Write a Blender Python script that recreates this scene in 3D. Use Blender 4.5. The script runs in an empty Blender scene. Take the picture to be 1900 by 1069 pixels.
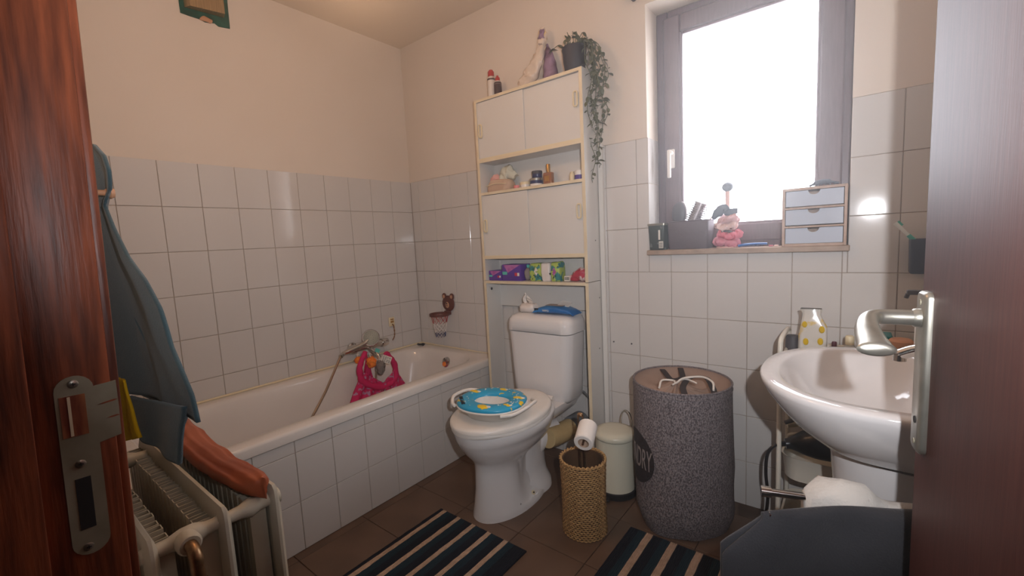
import bpy, bmesh, math, random
from math import sin, cos, pi, radians, atan2, sqrt
from mathutils import Vector, Matrix, noise
random.seed(7)
S = bpy.context.scene
COL = S.collection

# ---------------------------------------------------------------- camera
CAM = Vector((2.391, -1.956, 1.166))
RX = Vector((0.78522, 0.61715, -0.05053)); UY = Vector((-0.02637, 0.11485, 0.99303)); FW = Vector((-0.61865, 0.77842, -0.10646))
FPX = 808.9
cd = bpy.data.cameras.new('camera'); cam = bpy.data.objects.new('camera', cd); COL.objects.link(cam)
m = Matrix((RX, UY, -FW)).transposed().to_4x4(); m.translation = CAM
cam.matrix_world = m
cd.sensor_width = 36; cd.lens = FPX/1900*36; cd.clip_start = 0.02
S.camera = cam

def at(ax, v, x, y):
    """3-D point on the plane ax = v that lies on the sight line of a survey point of the photograph"""
    d = RX*((x-950)/FPX) + UY*(-(y-534.5)/FPX) + FW
    i = 'xyz'.index(ax)
    return CAM + d*((v-CAM[i])/d[i])

LENS_GLARE = .085  # density of the added volume that imitates lens glare
# ---------------------------------------------------------------- light and exposure
S.view_settings.view_transform = 'Standard'; S.view_settings.look = 'None'
S.view_settings.gamma = 1; S.view_settings.use_curve_mapping = False
S.view_settings.exposure = -0.12
w = bpy.data.worlds.new('overcast_sky'); S.world = w; w.use_nodes = True
w.node_tree.nodes['Background'].inputs[0].default_value = (0.90, 0.92, 1.0, 1)
w.node_tree.nodes['Background'].inputs[1].default_value = 11.0

def lamp(name, kind, loc, energy, color, size=.1, target=None, **k):
    l = bpy.data.lights.new(name, kind); l.energy = energy; l.color = color
    o = bpy.data.objects.new(name, l); COL.objects.link(o); o.location = loc
    if kind == 'AREA': l.size = size
    else: l.shadow_soft_size = size
    if target is not None:
        o.rotation_euler = (Vector(target)-Vector(loc)).to_track_quat('-Z', 'Y').to_euler()
    for a, b in k.items(): setattr(l, a, b)
    return o
# portal for the daylight coming through the window
p = lamp('window_daylight', 'AREA', (2.0, .16, 1.65), 1, (1, 1, 1), .62, target=(2.0, -2, 1.65))
p.data.shape = 'RECTANGLE'; p.data.size = .66; p.data.size_y = .98; p.data.cycles.is_portal = True
# the photographer's flash, just right of and above the lens
fl = lamp('camera_flash', 'SPOT', (2.475, -1.90, 1.26), 78, (.94, .95, 1.0), .010, target=(1.82, -.66, 1.68),
          spot_size=radians(142), spot_blend=.8)
# warm bulb of the ceiling lamp
lamp('ceiling_bulb', 'POINT', (1.15, -1.10, 2.05), 9.5, (1.0, .58, .31), .09)

# ---------------------------------------------------------------- materials
def lin(c):
    return tuple(((v/255)/12.92 if v/255 <= .04045 else ((v/255+.055)/1.055)**2.4) for v in c[:3]) + (1,)
def mat(name, col, rough=.5, metal=0, col2=None, scale=8, stretch=(1, 1, 1), bump=0, bscale=None, trans=0, alpha=1,
        coat=0, kind='noise', lo=.35, hi=.65, sheen=0, emis=0, detail=5, ior=1.45, bdist=.002, spec=.5, sss=0):
    M_ = bpy.data.materials.new(name); M_.use_nodes = True
    nt = M_.node_tree; b = nt.nodes['Principled BSDF']; N = nt.nodes.new; L = nt.links.new
    b.inputs['Base Color'].default_value = lin(col); b.inputs['Roughness'].default_value = rough
    b.inputs['Metallic'].default_value = metal; b.inputs['Transmission Weight'].default_value = trans
    b.inputs['Alpha'].default_value = alpha; b.inputs['Coat Weight'].default_value = coat; b.inputs['Coat Roughness'].default_value = .05
    b.inputs['Sheen Weight'].default_value = sheen; b.inputs['IOR'].default_value = ior
    b.inputs['Specular IOR Level'].default_value = spec
    if sss: b.inputs['Subsurface Weight'].default_value = sss; b.inputs['Subsurface Radius'].default_value = (.01, .01, .01)
    if col2 or bump:
        tc = N('ShaderNodeTexCoord'); mp = N('ShaderNodeMapping'); mp.inputs['Scale'].default_value = stretch
        L(tc.outputs['Object'], mp.inputs['Vector'])
        def tex(s):
            if kind == 'voronoi':
                t = N('ShaderNodeTexVoronoi'); t.inputs['Scale'].default_value = s; L(mp.outputs[0], t.inputs['Vector']); return t.outputs['Distance']
            if kind == 'wave':
                t = N('ShaderNodeTexWave'); t.inputs['Scale'].default_value = s; t.inputs['Distortion'].default_value = 3; t.inputs['Detail'].default_value = 3
                L(mp.outputs[0], t.inputs['Vector']); return t.outputs['Fac']
            t = N('ShaderNodeTexNoise'); t.inputs['Scale'].default_value = s; t.inputs['Detail'].default_value = detail
            L(mp.outputs[0], t.inputs['Vector']); return t.outputs['Fac']
        if col2:
            o = tex(scale); r = N('ShaderNodeValToRGB'); r.color_ramp.elements[0].position = lo; r.color_ramp.elements[1].position = hi
            r.color_ramp.elements[0].color = lin(col); r.color_ramp.elements[1].color = lin(col2)
            L(o, r.inputs[0]); L(r.outputs[0], b.inputs['Base Color'])
        if bump:
            o = tex(bscale or scale); bp = N('ShaderNodeBump'); bp.inputs['Strength'].default_value = bump; bp.inputs['Distance'].default_value = bdist
            L(o, bp.inputs['Height']); L(bp.outputs[0], b.inputs['Normal'])
    return M_

MT = {}
def D(key, *a, **k): MT[key] = mat(key, *a, **k)
D('plaster', (224, 211, 197), .85, col2=(217, 203, 188), scale=1.2, bump=.15, bscale=60)
D('ceiling_paint', (226, 210, 192), .9, col2=(218, 202, 184), scale=.9, bump=.2, bscale=25)
D('grout', (184, 168, 154), .9, col2=(160, 144, 130), scale=5, bump=.3, bscale=90)
D('tile', (210, 205, 200), .08, scale=3, stretch=(1, 1, 1), bump=.10, bscale=5, kind='noise')
D('floor_tile', (112, 88, 72), .42, col2=(96, 75, 61), scale=6, bump=.12, bscale=120)
D('floor_grout', (62, 48, 40), .9)
D('porcelain', (226, 222, 220), .08, coat=.5)
D('acrylic', (226, 220, 214), .14, coat=.3, col2=(220, 213, 206), scale=2)
D('white_plastic', (230, 224, 216), .3)
D('white_lacquer', (222, 218, 212), .35, col2=(216, 211, 204), scale=3)
D('cream_edge', (230, 214, 184), .45, col2=(220, 202, 170), scale=12)
D('cream_plastic', (228, 212, 176), .4)
D('jamb_wood', (142, 72, 42), .42, col2=(74, 32, 18), scale=14, stretch=(6, 6, .5), bump=.35, bscale=30, lo=.35, hi=.7)
D('door_wood', (100, 58, 50), .55, spec=.35, col2=(84, 45, 38), scale=30, stretch=(6, 6, .35), bump=.12, bscale=60, lo=.3, hi=.75)
D('frame_wood', (112, 90, 94), .35, col2=(102, 82, 87), scale=24, stretch=(5, 5, .5), bump=.1, bscale=60)
D('worn_steel', (158, 152, 132), .45, metal=.15, col2=(132, 126, 106), scale=16, bump=.1, bscale=60)
D('steel', (184, 180, 168), .32, metal=.85, col2=(164, 160, 148), scale=30)
D('chrome', (210, 206, 200), .1, metal=1)
D('hose_steel', (176, 160, 142), .3, metal=.9); D('brass_worn', (176, 140, 104), .35, metal=.9, col2=(120, 92, 66), scale=40)
D('raw_wood', (176, 110, 66), .7, col2=(112, 48, 26), scale=18, stretch=(4, 4, .6))
D('stone_sill', (176, 152, 132), .5, col2=(154, 132, 114), scale=22, bump=.1, bscale=60)
D('blue_towel', (64, 90, 98), .95, col2=(52, 76, 84), scale=5, bump=.6, bscale=260, sheen=.25)
D('grey_towel', (66, 66, 70), .95, col2=(52, 52, 56), scale=7, bump=.8, bscale=240, sheen=.2)
D('white_towel', (226, 220, 212), .95, bump=.8, bscale=200, sheen=.3)
D('yellow_print', (238, 200, 40), .3); D('yellow_cloth', (206, 168, 10), .9, bump=.6, bscale=220)
D('terracotta_cloth', (168, 88, 54), .5, col2=(140, 66, 38), scale=9, bump=.15, bscale=60)
D('radiator_paint', (196, 188, 170), .4, col2=(178, 166, 142), scale=5, bump=.06, bscale=60)
D('black_plastic', (28, 26, 28), .28)
D('black_matte', (36, 33, 34), .7)
D('dark_grey', (70, 66, 68), .6)
D('cork_dark', (30, 28, 28), .6)
D('seagrass_gap_shade', (84, 58, 34), .9); D('seagrass', (196, 156, 104), .8, col2=(150, 112, 68), scale=120, bump=.4, bscale=200)
D('hamper_fabric', (140, 130, 130), .95, col2=(84, 76, 78), scale=240, stretch=(1, 1, .6), bump=.6, bscale=300, detail=3, lo=.40, hi=.60)
D('hamper_lining', (158, 132, 116), .9, bump=.2, bscale=60)
D('hamper_print', (44, 36, 36), .9, bump=.3, bscale=300)
D('print_grey', (140, 130, 126), .9)
D('strap', (50, 40, 38), .85)
D('cord', (222, 214, 204), .8)
D('navy', (22, 26, 36), .95, bump=.7, bscale=160)
D('teal_dark', (26, 46, 56), .95, bump=.7, bscale=160)
D('cream_yarn', (190, 162, 140), .95, col2=(166, 140, 118), scale=60, bump=.7, bscale=160)
D('leaf', (102, 102, 74), .55, col2=(70, 72, 50), scale=14, sss=0)
D('stem', (96, 98, 70), .7)
D('pot_black', (52, 44, 46), .55)
D('soil', (40, 30, 24), .95)
D('red_cap', (176, 44, 36), .4)
D('white_label', (216, 206, 196), .4, col2=(180, 150, 130), scale=22, lo=.55, hi=.6)
D('dark_label', (66, 44, 44), .4, col2=(150, 130, 124), scale=40, lo=.6, hi=.64)
D('film_white', (226, 208, 190), .25, col2=(236, 200, 96), scale=11, lo=.6, hi=.68, trans=.15)
D('film_violet', (150, 122, 148), .3, col2=(88, 58, 72), scale=14, lo=.42, hi=.6)
D('film_pink', (208, 166, 150), .3, col2=(226, 206, 200), scale=18)
D('purple_card', (100, 62, 158), .4, col2=(88, 50, 142), scale=12)
D('magenta', (166, 76, 150), .4, col2=(190, 120, 176), scale=50)
D('teal_label', (92, 190, 176), .4); D('red_label', (196, 52, 66), .4)
D('green_pack', (176, 196, 90), .35, col2=(50, 130, 130), scale=30, lo=.52, hi=.56)
D('dark_print', (44, 50, 40), .4)
D('white_pack', (226, 218, 212), .3, bump=.6, bscale=30, bdist=.006)
D('red_pack', (180, 50, 70), .35, col2=(220, 200, 196), scale=38, lo=.54, hi=.58)
D('blue_film', (46, 122, 186), .3, col2=(34, 100, 166), scale=12, bump=.4, bscale=18, bdist=.004)
D('beige_bag', (206, 178, 154), .7, col2=(192, 162, 138), scale=10, bump=.3, bscale=50)
D('pale_cloth', (206, 204, 186), .8); D('pink_cloth', (222, 170, 162), .8)
D('navy_lid', (52, 54, 92), .3); D('amber', (150, 96, 58), .12, coat=.5); D('vent_metal', (186, 160, 124), .35, metal=.7, col2=(160, 136, 104), scale=20, stretch=(1, 8, .4)); D('gold', (206, 160, 90), .3, metal=.8)
D('pink_lid', (220, 130, 130), .4); D('purple_lid', (84, 62, 140), .4)
D('pink_fabric', (200, 20, 90), .7, bump=.2, bscale=90); D('pink_print', (196, 16, 88), .7, col2=(178, 130, 160), scale=60, lo=.57, hi=.60, detail=1)
D('orange_puff', (230, 112, 26), .85, col2=(240, 140, 50), scale=60, bump=.8, bscale=120)
D('mesh_grey', (128, 118, 112), .85, bump=.8, bscale=120); D('paper', (232, 226, 214), .8); D('ink', (40, 40, 44), .8)
D('bear_brown', (98, 50, 36), .5); D('bear_tan', (196, 146, 112), .5)
D('net_red', (176, 30, 40), .7); D('net_white', (226, 220, 214), .7); D('net_blue', (34, 50, 104), .7)
D('seat_print', (44, 158, 198), .3, col2=(238, 196, 40), scale=34, lo=.655, hi=.67, detail=1)
D('pvc_beige', (206, 180, 130), .5, col2=(186, 158, 110), scale=10); D('pvc_grey', (120, 120, 120), .6)
D('bin_paint', (214, 210, 190), .3)
D('toilet_paper', (238, 230, 222), .9, bump=.3, bscale=200)
D('trolley_white', (218, 212, 198), .35)
D('clear', (226, 230, 232), .12, alpha=.38); D('frosted', (204, 212, 226), .10, alpha=.85)
D('clear_yellow', (232, 226, 216), .15, alpha=.6, col2=(240, 200, 60), scale=16, lo=.56, hi=.62)
D('dark_wicker', (92, 78, 84), .7, bump=.8, bscale=70)
D('tin_dark', (66, 72, 68), .4, metal=.3, col2=(120, 124, 116), scale=50, lo=.62, hi=.66)
D('brush_black', (78, 72, 80), .4); D('brush_metal', (150, 140, 140), .35, metal=.7)
D('scrunchie_pale', (222, 180, 180), .45, bump=.5, bscale=50, bdist=.004); D('scrunchie_rose', (206, 124, 140), .4, bump=.5, bscale=50, bdist=.004)
D('scrunchie_cream', (226, 196, 188), .45, bump=.5, bscale=50, bdist=.004); D('scrunchie_pink', (214, 110, 128), .4, bump=.5, bscale=50, bdist=.004)
D('pink_rod', (226, 182, 170), .5); D('slate', (84, 92, 106), .5)
D('blue_plastic', (60, 110, 180), .3)
D('pale_wood', (190, 162, 142), .5, col2=(172, 142, 122), scale=30, stretch=(1, 1, 1))
D('teal_box', (20, 130, 130), .4); D('peach', (210, 150, 110), .5); D('maroon', (110, 50, 62), .5)
D('turquoise', (70, 176, 160), .4); D('brush_white', (222, 226, 220), .4); D('slate_cup', (56, 58, 74), .5)
D('vent_green', (30, 92, 80), .7, col2=(20, 60, 50), scale=30); D('brown_string', (140, 96, 50), .8)
D('hall_lightblock', (120, 104, 90), .9)
g = bpy.data.materials.new('window_glass'); g.use_nodes = True; nt = g.node_tree; nt.nodes.clear()
o_ = nt.nodes.new('ShaderNodeOutputMaterial'); mx = nt.nodes.new('ShaderNodeMixShader'); tr = nt.nodes.new('ShaderNodeBsdfTransparent'); gl = nt.nodes.new('ShaderNodeBsdfGlossy')
gl.inputs['Roughness'].default_value = .03; mx.inputs[0].default_value = .06
nt.links.new(tr.outputs[0], mx.inputs[1]); nt.links.new(gl.outputs[0], mx.inputs[2]); nt.links.new(mx.outputs[0], o_.inputs[0]); MT['glass'] = g

# ---------------------------------------------------------------- mesh helpers
def tag(o, label=None, cat=None, group=None, kind=None):
    for k, v in (('label', label), ('category', cat), ('group', group), ('kind', kind)):
        if v: o[k] = v
    return o
def thing(name, label, cat, loc=(0, 0, 0), group=None):
    o = bpy.data.objects.new(name, None); COL.objects.link(o); o.location = loc; o.empty_display_size = .05
    return tag(o, label, cat, group)
def origin(o):
    v = Vector((0, 0, 0))
    while o is not None: v = v + Vector(o.location); o = o.parent
    return v
class G:
    def __init__(s): s.b = bmesh.new()
    def add(s, vs, fs):
        v = [s.b.verts.new(x) for x in vs]
        for f in fs:
            try: s.b.faces.new([v[i] for i in f])
            except ValueError: pass
        return v
    def box(s, lo, hi, rot=None, piv=None, bev=0, seg=1):
        x0, y0, z0 = lo; x1, y1, z1 = hi
        if x0 > x1: x0, x1 = x1, x0
        if y0 > y1: y0, y1 = y1, y0
        if z0 > z1: z0, z1 = z1, z0
        P = [Vector(q) for q in ((x0, y0, z0), (x1, y0, z0), (x1, y1, z0), (x0, y1, z0), (x0, y0, z1), (x1, y0, z1), (x1, y1, z1), (x0, y1, z1))]
        if bev:
            t = bmesh.new(); v = [t.verts.new(q) for q in P]
            for f in ((3, 2, 1, 0), (4, 5, 6, 7), (0, 1, 5, 4), (1, 2, 6, 5), (2, 3, 7, 6), (3, 0, 4, 7)): t.faces.new([v[i] for i in f])
            bmesh.ops.bevel(t, geom=t.edges[:], offset=bev, segments=seg, profile=.5, affect='EDGES')
            t.verts.index_update(); P = [v.co.copy() for v in t.verts]; F = [[v.index for v in f.verts] for f in t.faces]; t.free()
        else: F = ((3, 2, 1, 0), (4, 5, 6, 7), (0, 1, 5, 4), (1, 2, 6, 5), (2, 3, 7, 6), (3, 0, 4, 7))
        if rot is not None:
            c = Vector(piv) if piv is not None else Vector(((x0+x1)/2, (y0+y1)/2, (z0+z1)/2))
            P = [c + rot @ (q-c) for q in P]
        s.add(P, F); return s
    def loft(s, rings, cap0=True, cap1=True, closed=True):
        n = len(rings[0]); V = [v for r in rings for v in r]; F = []
        for i in range(len(rings)-1):
            for j in range(n if closed else n-1):
                a = i*n+j; b_ = i*n+(j+1) % n; F.append((a, b_, b_+n, a+n))
        if closed and cap0: F.append(tuple(range(n))[::-1])
        if closed and cap1: F.append(tuple(range((len(rings)-1)*n, len(rings)*n)))
        s.add(V, F); return s
    def lathe(s, prof, c=(0, 0, 0), n=24, axis=None, cap=(True, True)):
        c = Vector(c); q = (Vector(axis).to_track_quat('Z', 'Y') if axis is not None else None); R = []
        for r, z in prof:
            ring = []
            for k in range(n):
                v = Vector((r*cos(2*pi*k/n), r*sin(2*pi*k/n), z))
                ring.append(c + (q @ v if q else v))
            R.append(ring)
        return s.loft(R, *cap)
    def tube(s, pts, r, n=8, cap=True, closed=False):
        pts = [Vector(q) for q in pts]; R = []; up = None; N = len(pts)
        for i, q in enumerate(pts):
            if closed: d = pts[(i+1) % N]-pts[i-1]
            else: d = pts[min(i+1, N-1)]-pts[max(i-1, 0)]
            d.normalize()
            if up is None: up = Vector((0, 0, 1)) if abs(d.z) < .9 else Vector((1, 0, 0))
            a = d.cross(up).normalized(); up = a.cross(d).normalized()
            rr = r[i] if isinstance(r, (list, tuple)) else r
            R.append([q + (a*cos(2*pi*k/n) + up*sin(2*pi*k/n))*rr for k in range(n)])
        if closed: R.append(R[0]); cap = False
        return s.loft(R, cap, cap)
    def ball(s, c, r, n=16, m_=10, sc=(1, 1, 1)):
        c = Vector(c); return s.loft([[c + Vector((r*sc[0]*sin(a)*cos(2*pi*k/n), r*sc[1]*sin(a)*sin(2*pi*k/n), r*sc[2]*cos(a))) for k in range(n)]
                                      for a in [pi-pi*(i+.02)/(m_+.04) for i in range(m_+1)]])
    def grid(s, fn, nu, nv, thick=0):
        V = [fn(i/nu, j/nv) for j in range(nv+1) for i in range(nu+1)]
        F = [(j*(nu+1)+i, j*(nu+1)+i+1, (j+1)*(nu+1)+i+1, (j+1)*(nu+1)+i) for j in range(nv) for i in range(nu)]
        s.add(V, F)
        s.thick = thick; return s
    def jit(s, a, f=30, seed=0):
        for v in s.b.verts:
            q = v.co*f + Vector((seed, seed*1.7, seed*.3)); v.co += Vector((noise.noise(q), noise.noise(q+Vector((9, 1, 3))), noise.noise(q+Vector((3, 7, 19)))))*a
        return s
    def mesh(s, name, m_, org=(0, 0, 0), smooth=True, ang=40, sub=0):
        me = bpy.data.meshes.new(name)
        bmesh.ops.recalc_face_normals(s.b, faces=s.b.faces[:])
        if org: bmesh.ops.translate(s.b, verts=s.b.verts[:], vec=-Vector(org))
        s.b.to_mesh(me); s.b.free()
        for mm in (m_ if isinstance(m_, (list, tuple)) else [m_]): me.materials.append(MT[mm] if isinstance(mm, str) else mm)
        if smooth:
            me.polygons.foreach_set('use_smooth', [True]*len(me.polygons)); me.set_sharp_from_angle(angle=radians(ang))
        return me
    def build(s, name, m_, parent=None, smooth=True, ang=40, label=None, solid=0, sub=0):
        loc = Vector((0, 0, 0))
        if parent is None:
            lo = [min(v.co[i] for v in s.b.verts) for i in range(3)]; hi = [max(v.co[i] for v in s.b.verts) for i in range(3)]
            loc = Vector(((lo[0]+hi[0])/2, (lo[1]+hi[1])/2, lo[2])); org = loc
        else: org = origin(parent)
        me = s.mesh(name, m_, org, smooth, ang)
        o = bpy.data.objects.new(name, me); COL.objects.link(o)
        if parent is not None: o.parent = parent
        else: o.location = loc
        if solid: md = o.modifiers.new('thickness', 'SOLIDIFY'); md.thickness = solid; md.offset = 0
        if sub: md = o.modifiers.new('smooth', 'SUBSURF'); md.levels = md.render_levels = sub
        if label: o['label'] = label
        return o
def inst(name, me, parent, loc, rot=None, scale=None):
    o = bpy.data.objects.new(name, me); COL.objects.link(o); o.parent = parent; o.location = Vector(loc)-origin(parent)
    if rot is not None: o.rotation_euler = rot
    if scale is not None: o.scale = scale
    return o
def ell(cx, cy, z, rx, ry, n=32, e=2.0, rot=0, fn=None):
    R = []
    for k in range(n):
        a = 2*pi*k/n; ca, sa = cos(a), sin(a)
        x = rx*math.copysign(abs(ca)**(2/e), ca); y = ry*math.copysign(abs(sa)**(2/e), sa)
        if fn: x, y = fn(x, y)
        R.append(Vector((cx+x*cos(rot)-y*sin(rot), cy+x*sin(rot)+y*cos(rot), z)))
    return R
def rr(cx, cy, z, hx, hy, r, n=6):
    R = []
    for (sx, sy, a0) in ((1, 1, 0), (-1, 1, pi/2), (-1, -1, pi), (1, -1, 3*pi/2)):
        for k in range(n+1):
            a = a0+pi/2*k/n; R.append(Vector((cx+sx*(hx-r)+r*cos(a), cy+sy*(hy-r)+r*sin(a), z)))
    return R
def bez(pts, n=8):
    """Catmull-Rom through the points"""
    P = [Vector(q) for q in pts]; P = [P[0]*2-P[1]]+P+[P[-1]*2-P[-2]]; out = []
    for i in range(1, len(P)-2):
        for k in range(n):
            t = k/n; a, b, c, d = P[i-1:i+3]
            out.append(.5*((2*b)+(c-a)*t+(2*a-5*b+4*c-d)*t*t+(3*b-a-3*c+d)*t**3))
    out.append(P[-2]); return out
def text(name, s_, size, fn, m_, parent, xs=1, ext=.0006, cuts=0, bold=0):
    cu = bpy.data.curves.new(name, 'FONT'); cu.body = s_; cu.size = size; cu.extrude = ext; cu.align_x = 'CENTER'; cu.align_y = 'CENTER'; cu.offset = bold
    to = bpy.data.objects.new('tmp', cu); COL.objects.link(to); dg = bpy.context.evaluated_depsgraph_get(); dg.update()
    me = bpy.data.meshes.new_from_object(to.evaluated_get(dg)); bpy.data.objects.remove(to)
    b = bmesh.new(); b.from_mesh(me)
    if cuts: bmesh.ops.subdivide_edges(b, edges=[e for e in b.edges if e.calc_length() > size*.12], cuts=cuts)
    org = origin(parent)
    for v in b.verts: v.co = Vector(fn(v.co.x*xs, v.co.y, v.co.z))-org
    b.to_mesh(me); b.free(); me.materials.clear(); me.materials.append(MT[m_]); me.name = name
    o = bpy.data.objects.new(name, me); COL.objects.link(o); o.parent = parent; return o

# ================================================================ THE ROOM
ZC = 2.455; XR = 2.70; YS = -1.85; TT = 1.594
def struct(name, label=None):
    o = bpy.data.objects.new(name, None); COL.objects.link(o); o['kind'] = 'structure'
    if label: o['label'] = label
    return o
def sbox(name, m_, *boxes, parent=None):
    a = G()
    for lo, hi in boxes: a.box(lo, hi)
    o = a.build(name, m_, parent, smooth=False)
    if parent is None: o['kind'] = 'structure'
    return o
tile_cache = {}
def tile(parent, ax, pos, u, v, th=.0035, m_='tile', name='tile', gap=.0024):
    """one glazed tile: ax = axis of the face normal with its sign, u = (lo,hi) along the wall, v = (lo,hi) up"""
    du, dv = u[1]-u[0]-gap, v[1]-v[0]-gap
    if du < .004 or dv < .004: return
    key = (ax, round(du, 3), round(dv, 3), m_)
    if key not in tile_cache:
        a = G(); t = th
        if ax == '+x': a.box((-.004, -du/2, -dv/2), (t, du/2, dv/2), bev=.0012)
        elif ax == '-y': a.box((-du/2, -t, -dv/2), (du/2, .004, dv/2), bev=.0012)
        elif ax == '+y': a.box((-du/2, -.004, -dv/2), (du/2, t, dv/2), bev=.0012)
        elif ax == '-x': a.box((-t, -du/2, -dv/2), (.004, du/2, dv/2), bev=.0012)
        else: a.box((-du/2, -dv/2, -.004), (du/2, dv/2, t), bev=.0010)
        tile_cache[key] = a.mesh(name, m_, None, ang=30)
    cu, cv = (u[0]+u[1])/2, (v[0]+v[1])/2
    loc = {'x': (pos, cu, cv), 'y': (cu, pos, cv), 'z': (cu, cv, pos)}[ax[1]]
    j = random.uniform(-.0022, .0022) if m_ == 'tile' else 0
    o = inst(name, tile_cache[key], parent, loc)
    o.rotation_euler = {'x': (0, random.uniform(-.003, .003), j), 'y': (random.uniform(-.003, .003), 0, j), 'z': (0, 0, 0)}[ax[1]]

# floor: slab and 30 cm tiles
fl_ = sbox('floor', 'floor_grout', ((-.1, -3.6, -.12), (XR+.9, .12, -.006)))
FP = .2985
for i in range(-3, 8):
    for j in range(-8, 2):
        u = [.756+FP*i, .756+FP*(i+1)]; v = [-.389+FP*j, -.389+FP*(j+1)]
        u = [max(u[0], 0.712), min(u[1], XR)]; v = [max(v[0], YS-.1), min(v[1], 0)]
        if u[1]-u[0] > .01 and v[1]-v[0] > .01: tile(fl_, '+z', -.006, u, v, th=.006, m_='floor_tile', name='floor_tile')
sbox('ceiling', 'ceiling_paint', ((-.1, -2.0, ZC), (XR+.1, .35, ZC+.1)))
# left wall (bath side)
wl = sbox('wall_left', 'plaster', ((-.12, -2.0, TT-.002), (.002, .12, ZC)), ((-.12, -2.0, 0), (-.02, .12, TT)))
sbox('grout_bed', 'grout', ((-.02, -1.85, .3), (0, 0, TT-.0015)), parent=wl)
rows = [(max(0, TT-.2*(k+1)), TT-.2*k) for k in range(8)]
ed = [0, -.163]+[-.163-.1517*k for k in range(1, 12)]
for a_, b_ in zip(ed[:-1], ed[1:]):
    for z0, z1 in rows[:6]: tile(wl, '+x', .0, (max(b_, -1.85), a_), (z0, z1))
# back wall with the window opening
WX0, WX1, WZ0, WZ1 = 1.647, 2.366, 1.072, 2.15
wb = sbox('wall_back', 'plaster', ((-.1, -.002, TT), (WX0, .3, ZC)), ((WX1, -.002, TT), (XR+.1, .3, ZC)), ((WX0, -.002, WZ1), (WX1, .3, ZC)),
          ((-.1, .02, 0), (WX0, .3, TT)), ((WX1, .02, 0), (XR+.1, .3, TT)), ((WX0, .02, 0), (WX1, .3, WZ0)))
sbox('grout_bed', 'grout', ((0, 0, 0), (WX0, .02, TT-.0015)), ((WX1, 0, 0), (XR, .02, TT-.0015)), ((WX0, 0, 0), (WX1, .02, WZ0-.001)), parent=wb)
eb = [.008]+[.083+.1512*k for k in range(18)]
for a_, b_ in zip(eb[:-1], eb[1:]):
    for z0, z1 in rows:
        b2 = min(b_, XR)
        if b2-a_ < .01: continue
        segs = [(a_, b2, z0, z1)]
        if z1 > WZ0 and b2 > WX0 and a_ < WX1:
            segs = []
            if a_ < WX0: segs.append((a_, WX0, z0, z1))
            if b2 > WX1: segs.append((WX1, b2, z0, z1))
            if z0 < WZ0: segs.append((max(a_, WX0), min(b2, WX1), z0, WZ0))
        for s_ in segs: tile(wb, '-y', .0, (s_[0], s_[1]), (s_[2], s_[3]))
for z0, z1 in rows:      # tiles lining the left window reveal
    if z1 > WZ0: tile(wb, '+x', WX0, (-.004, .062), (max(z0, WZ0+.02), z1)); tile(wb, '+x', WX0, (.062, .125), (max(z0, WZ0+.02), z1))
wr = sbox('wall_right', 'plaster', ((XR, -2.0, 0), (XR+.1, .1, ZC)))
sbox('wall_front', 'plaster', ((-.1, YS-.1, 0), (1.56, YS, ZC)), ((2.64, YS-.1, 0), (XR+.1, YS, ZC)), ((1.56, YS-.1, 2.12), (2.64, YS, ZC)))
# unseen hallway behind the photographer, added to keep sky light out of the doorway
sbox('wall_hall_lightblock', 'hall_lightblock', ((.5, -3.6, 0), (.6, YS-.1, ZC)), ((3.5, -3.6, 0), (3.6, -1.9, ZC)), ((.5, -3.6, 0), (3.6, -3.5, ZC)),
     ((.5, -3.6, ZC), (3.6, -1.9, ZC+.1)), ((XR+.1, -2.0, 0), (3.6, -1.9, ZC)))
# white vertical trim beside the cabinet
sbox('trim_1', 'white_plastic', ((1.412, -.02, 0), (1.434, -.001, 1.60)))

a = G(); a.tube(bez([at('x', .001, *q) for q in ((662, 88), (690, 102), (712, 103), (730, 112), (745, 119))]+[at('y', -.001, *q) for q in ((757, 116), (765, 111), (776, 108))], 4), .0012, 4); a.build('plaster_crack', 'grout', wl)

# bath apron of tiles
wp = sbox('wall_bath', 'grout', ((.685, -1.78, 0), (.711, 0, .446)))
sbox('trim_3', 'grout', ((0, -1.78, 0), (.684, -1.724, .446)))
eo = [0, -.175]+[-.175-.1517*k for k in range(1, 12)]
for a_, b_ in zip(eo[:-1], eo[1:]):
    for z0, z1 in ((0, .198), (.198, .398), (.398, .446)):
        if a_ > -1.78: tile(wp, '+x', .711, (max(b_, -1.78), a_), (z0, z1))

# ---------------------------------------------------------------- window
win = struct('window_1')
FY = .13
def frame_bars(a, x0, x1, z0, z1, w_, y0, y1, bev=.004):
    a.box((x0, y0, z0), (x0+w_, y1, z1), bev=bev); a.box((x1-w_, y0, z0), (x1, y1, z1), bev=bev)
    a.box((x0+w_, y0, z0), (x1-w_, y1, z0+w_), bev=bev); a.box((x0+w_, y0, z1-w_), (x1-w_, y1, z1), bev=bev)
a = G(); frame_bars(a, WX0, WX1, WZ0+.02, WZ1, .05, FY, FY+.07); a.build('window_frame', 'frame_wood', win)
a = G(); frame_bars(a, WX0+.032, WX1-.026, WZ0+.045, WZ1-.03, .075, FY-.012, FY+.05, .006); sash = a.build('sash', 'frame_wood', win)
a = G(); frame_bars(a, WX0+.104, WX1-.098, WZ0+.116, WZ1-.104, .012, FY-.006, FY+.012, .004); a.build('glazing_bead', 'frame_wood', sash)
a = G(); a.box((WX0+.1, FY+.018, WZ0+.11), (WX1-.09, FY+.022, WZ1-.1)); a.build('pane', 'glass', sash, smooth=False)
a = G(); a.box((WX0-.0, -.032, WZ0), (WX1+.006, FY+.01, WZ0+.022), bev=.003); a.build('window_sill', 'stone_sill', win)
a = G(); a.box((1.706, FY-.022, 1.46), (1.730, FY-.012, 1.545), bev=.003)
a.lathe([(.009, 0), (.009, .03)], (1.718, FY-.02, 1.528), 12, axis=(0, -1, 0))
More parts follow.
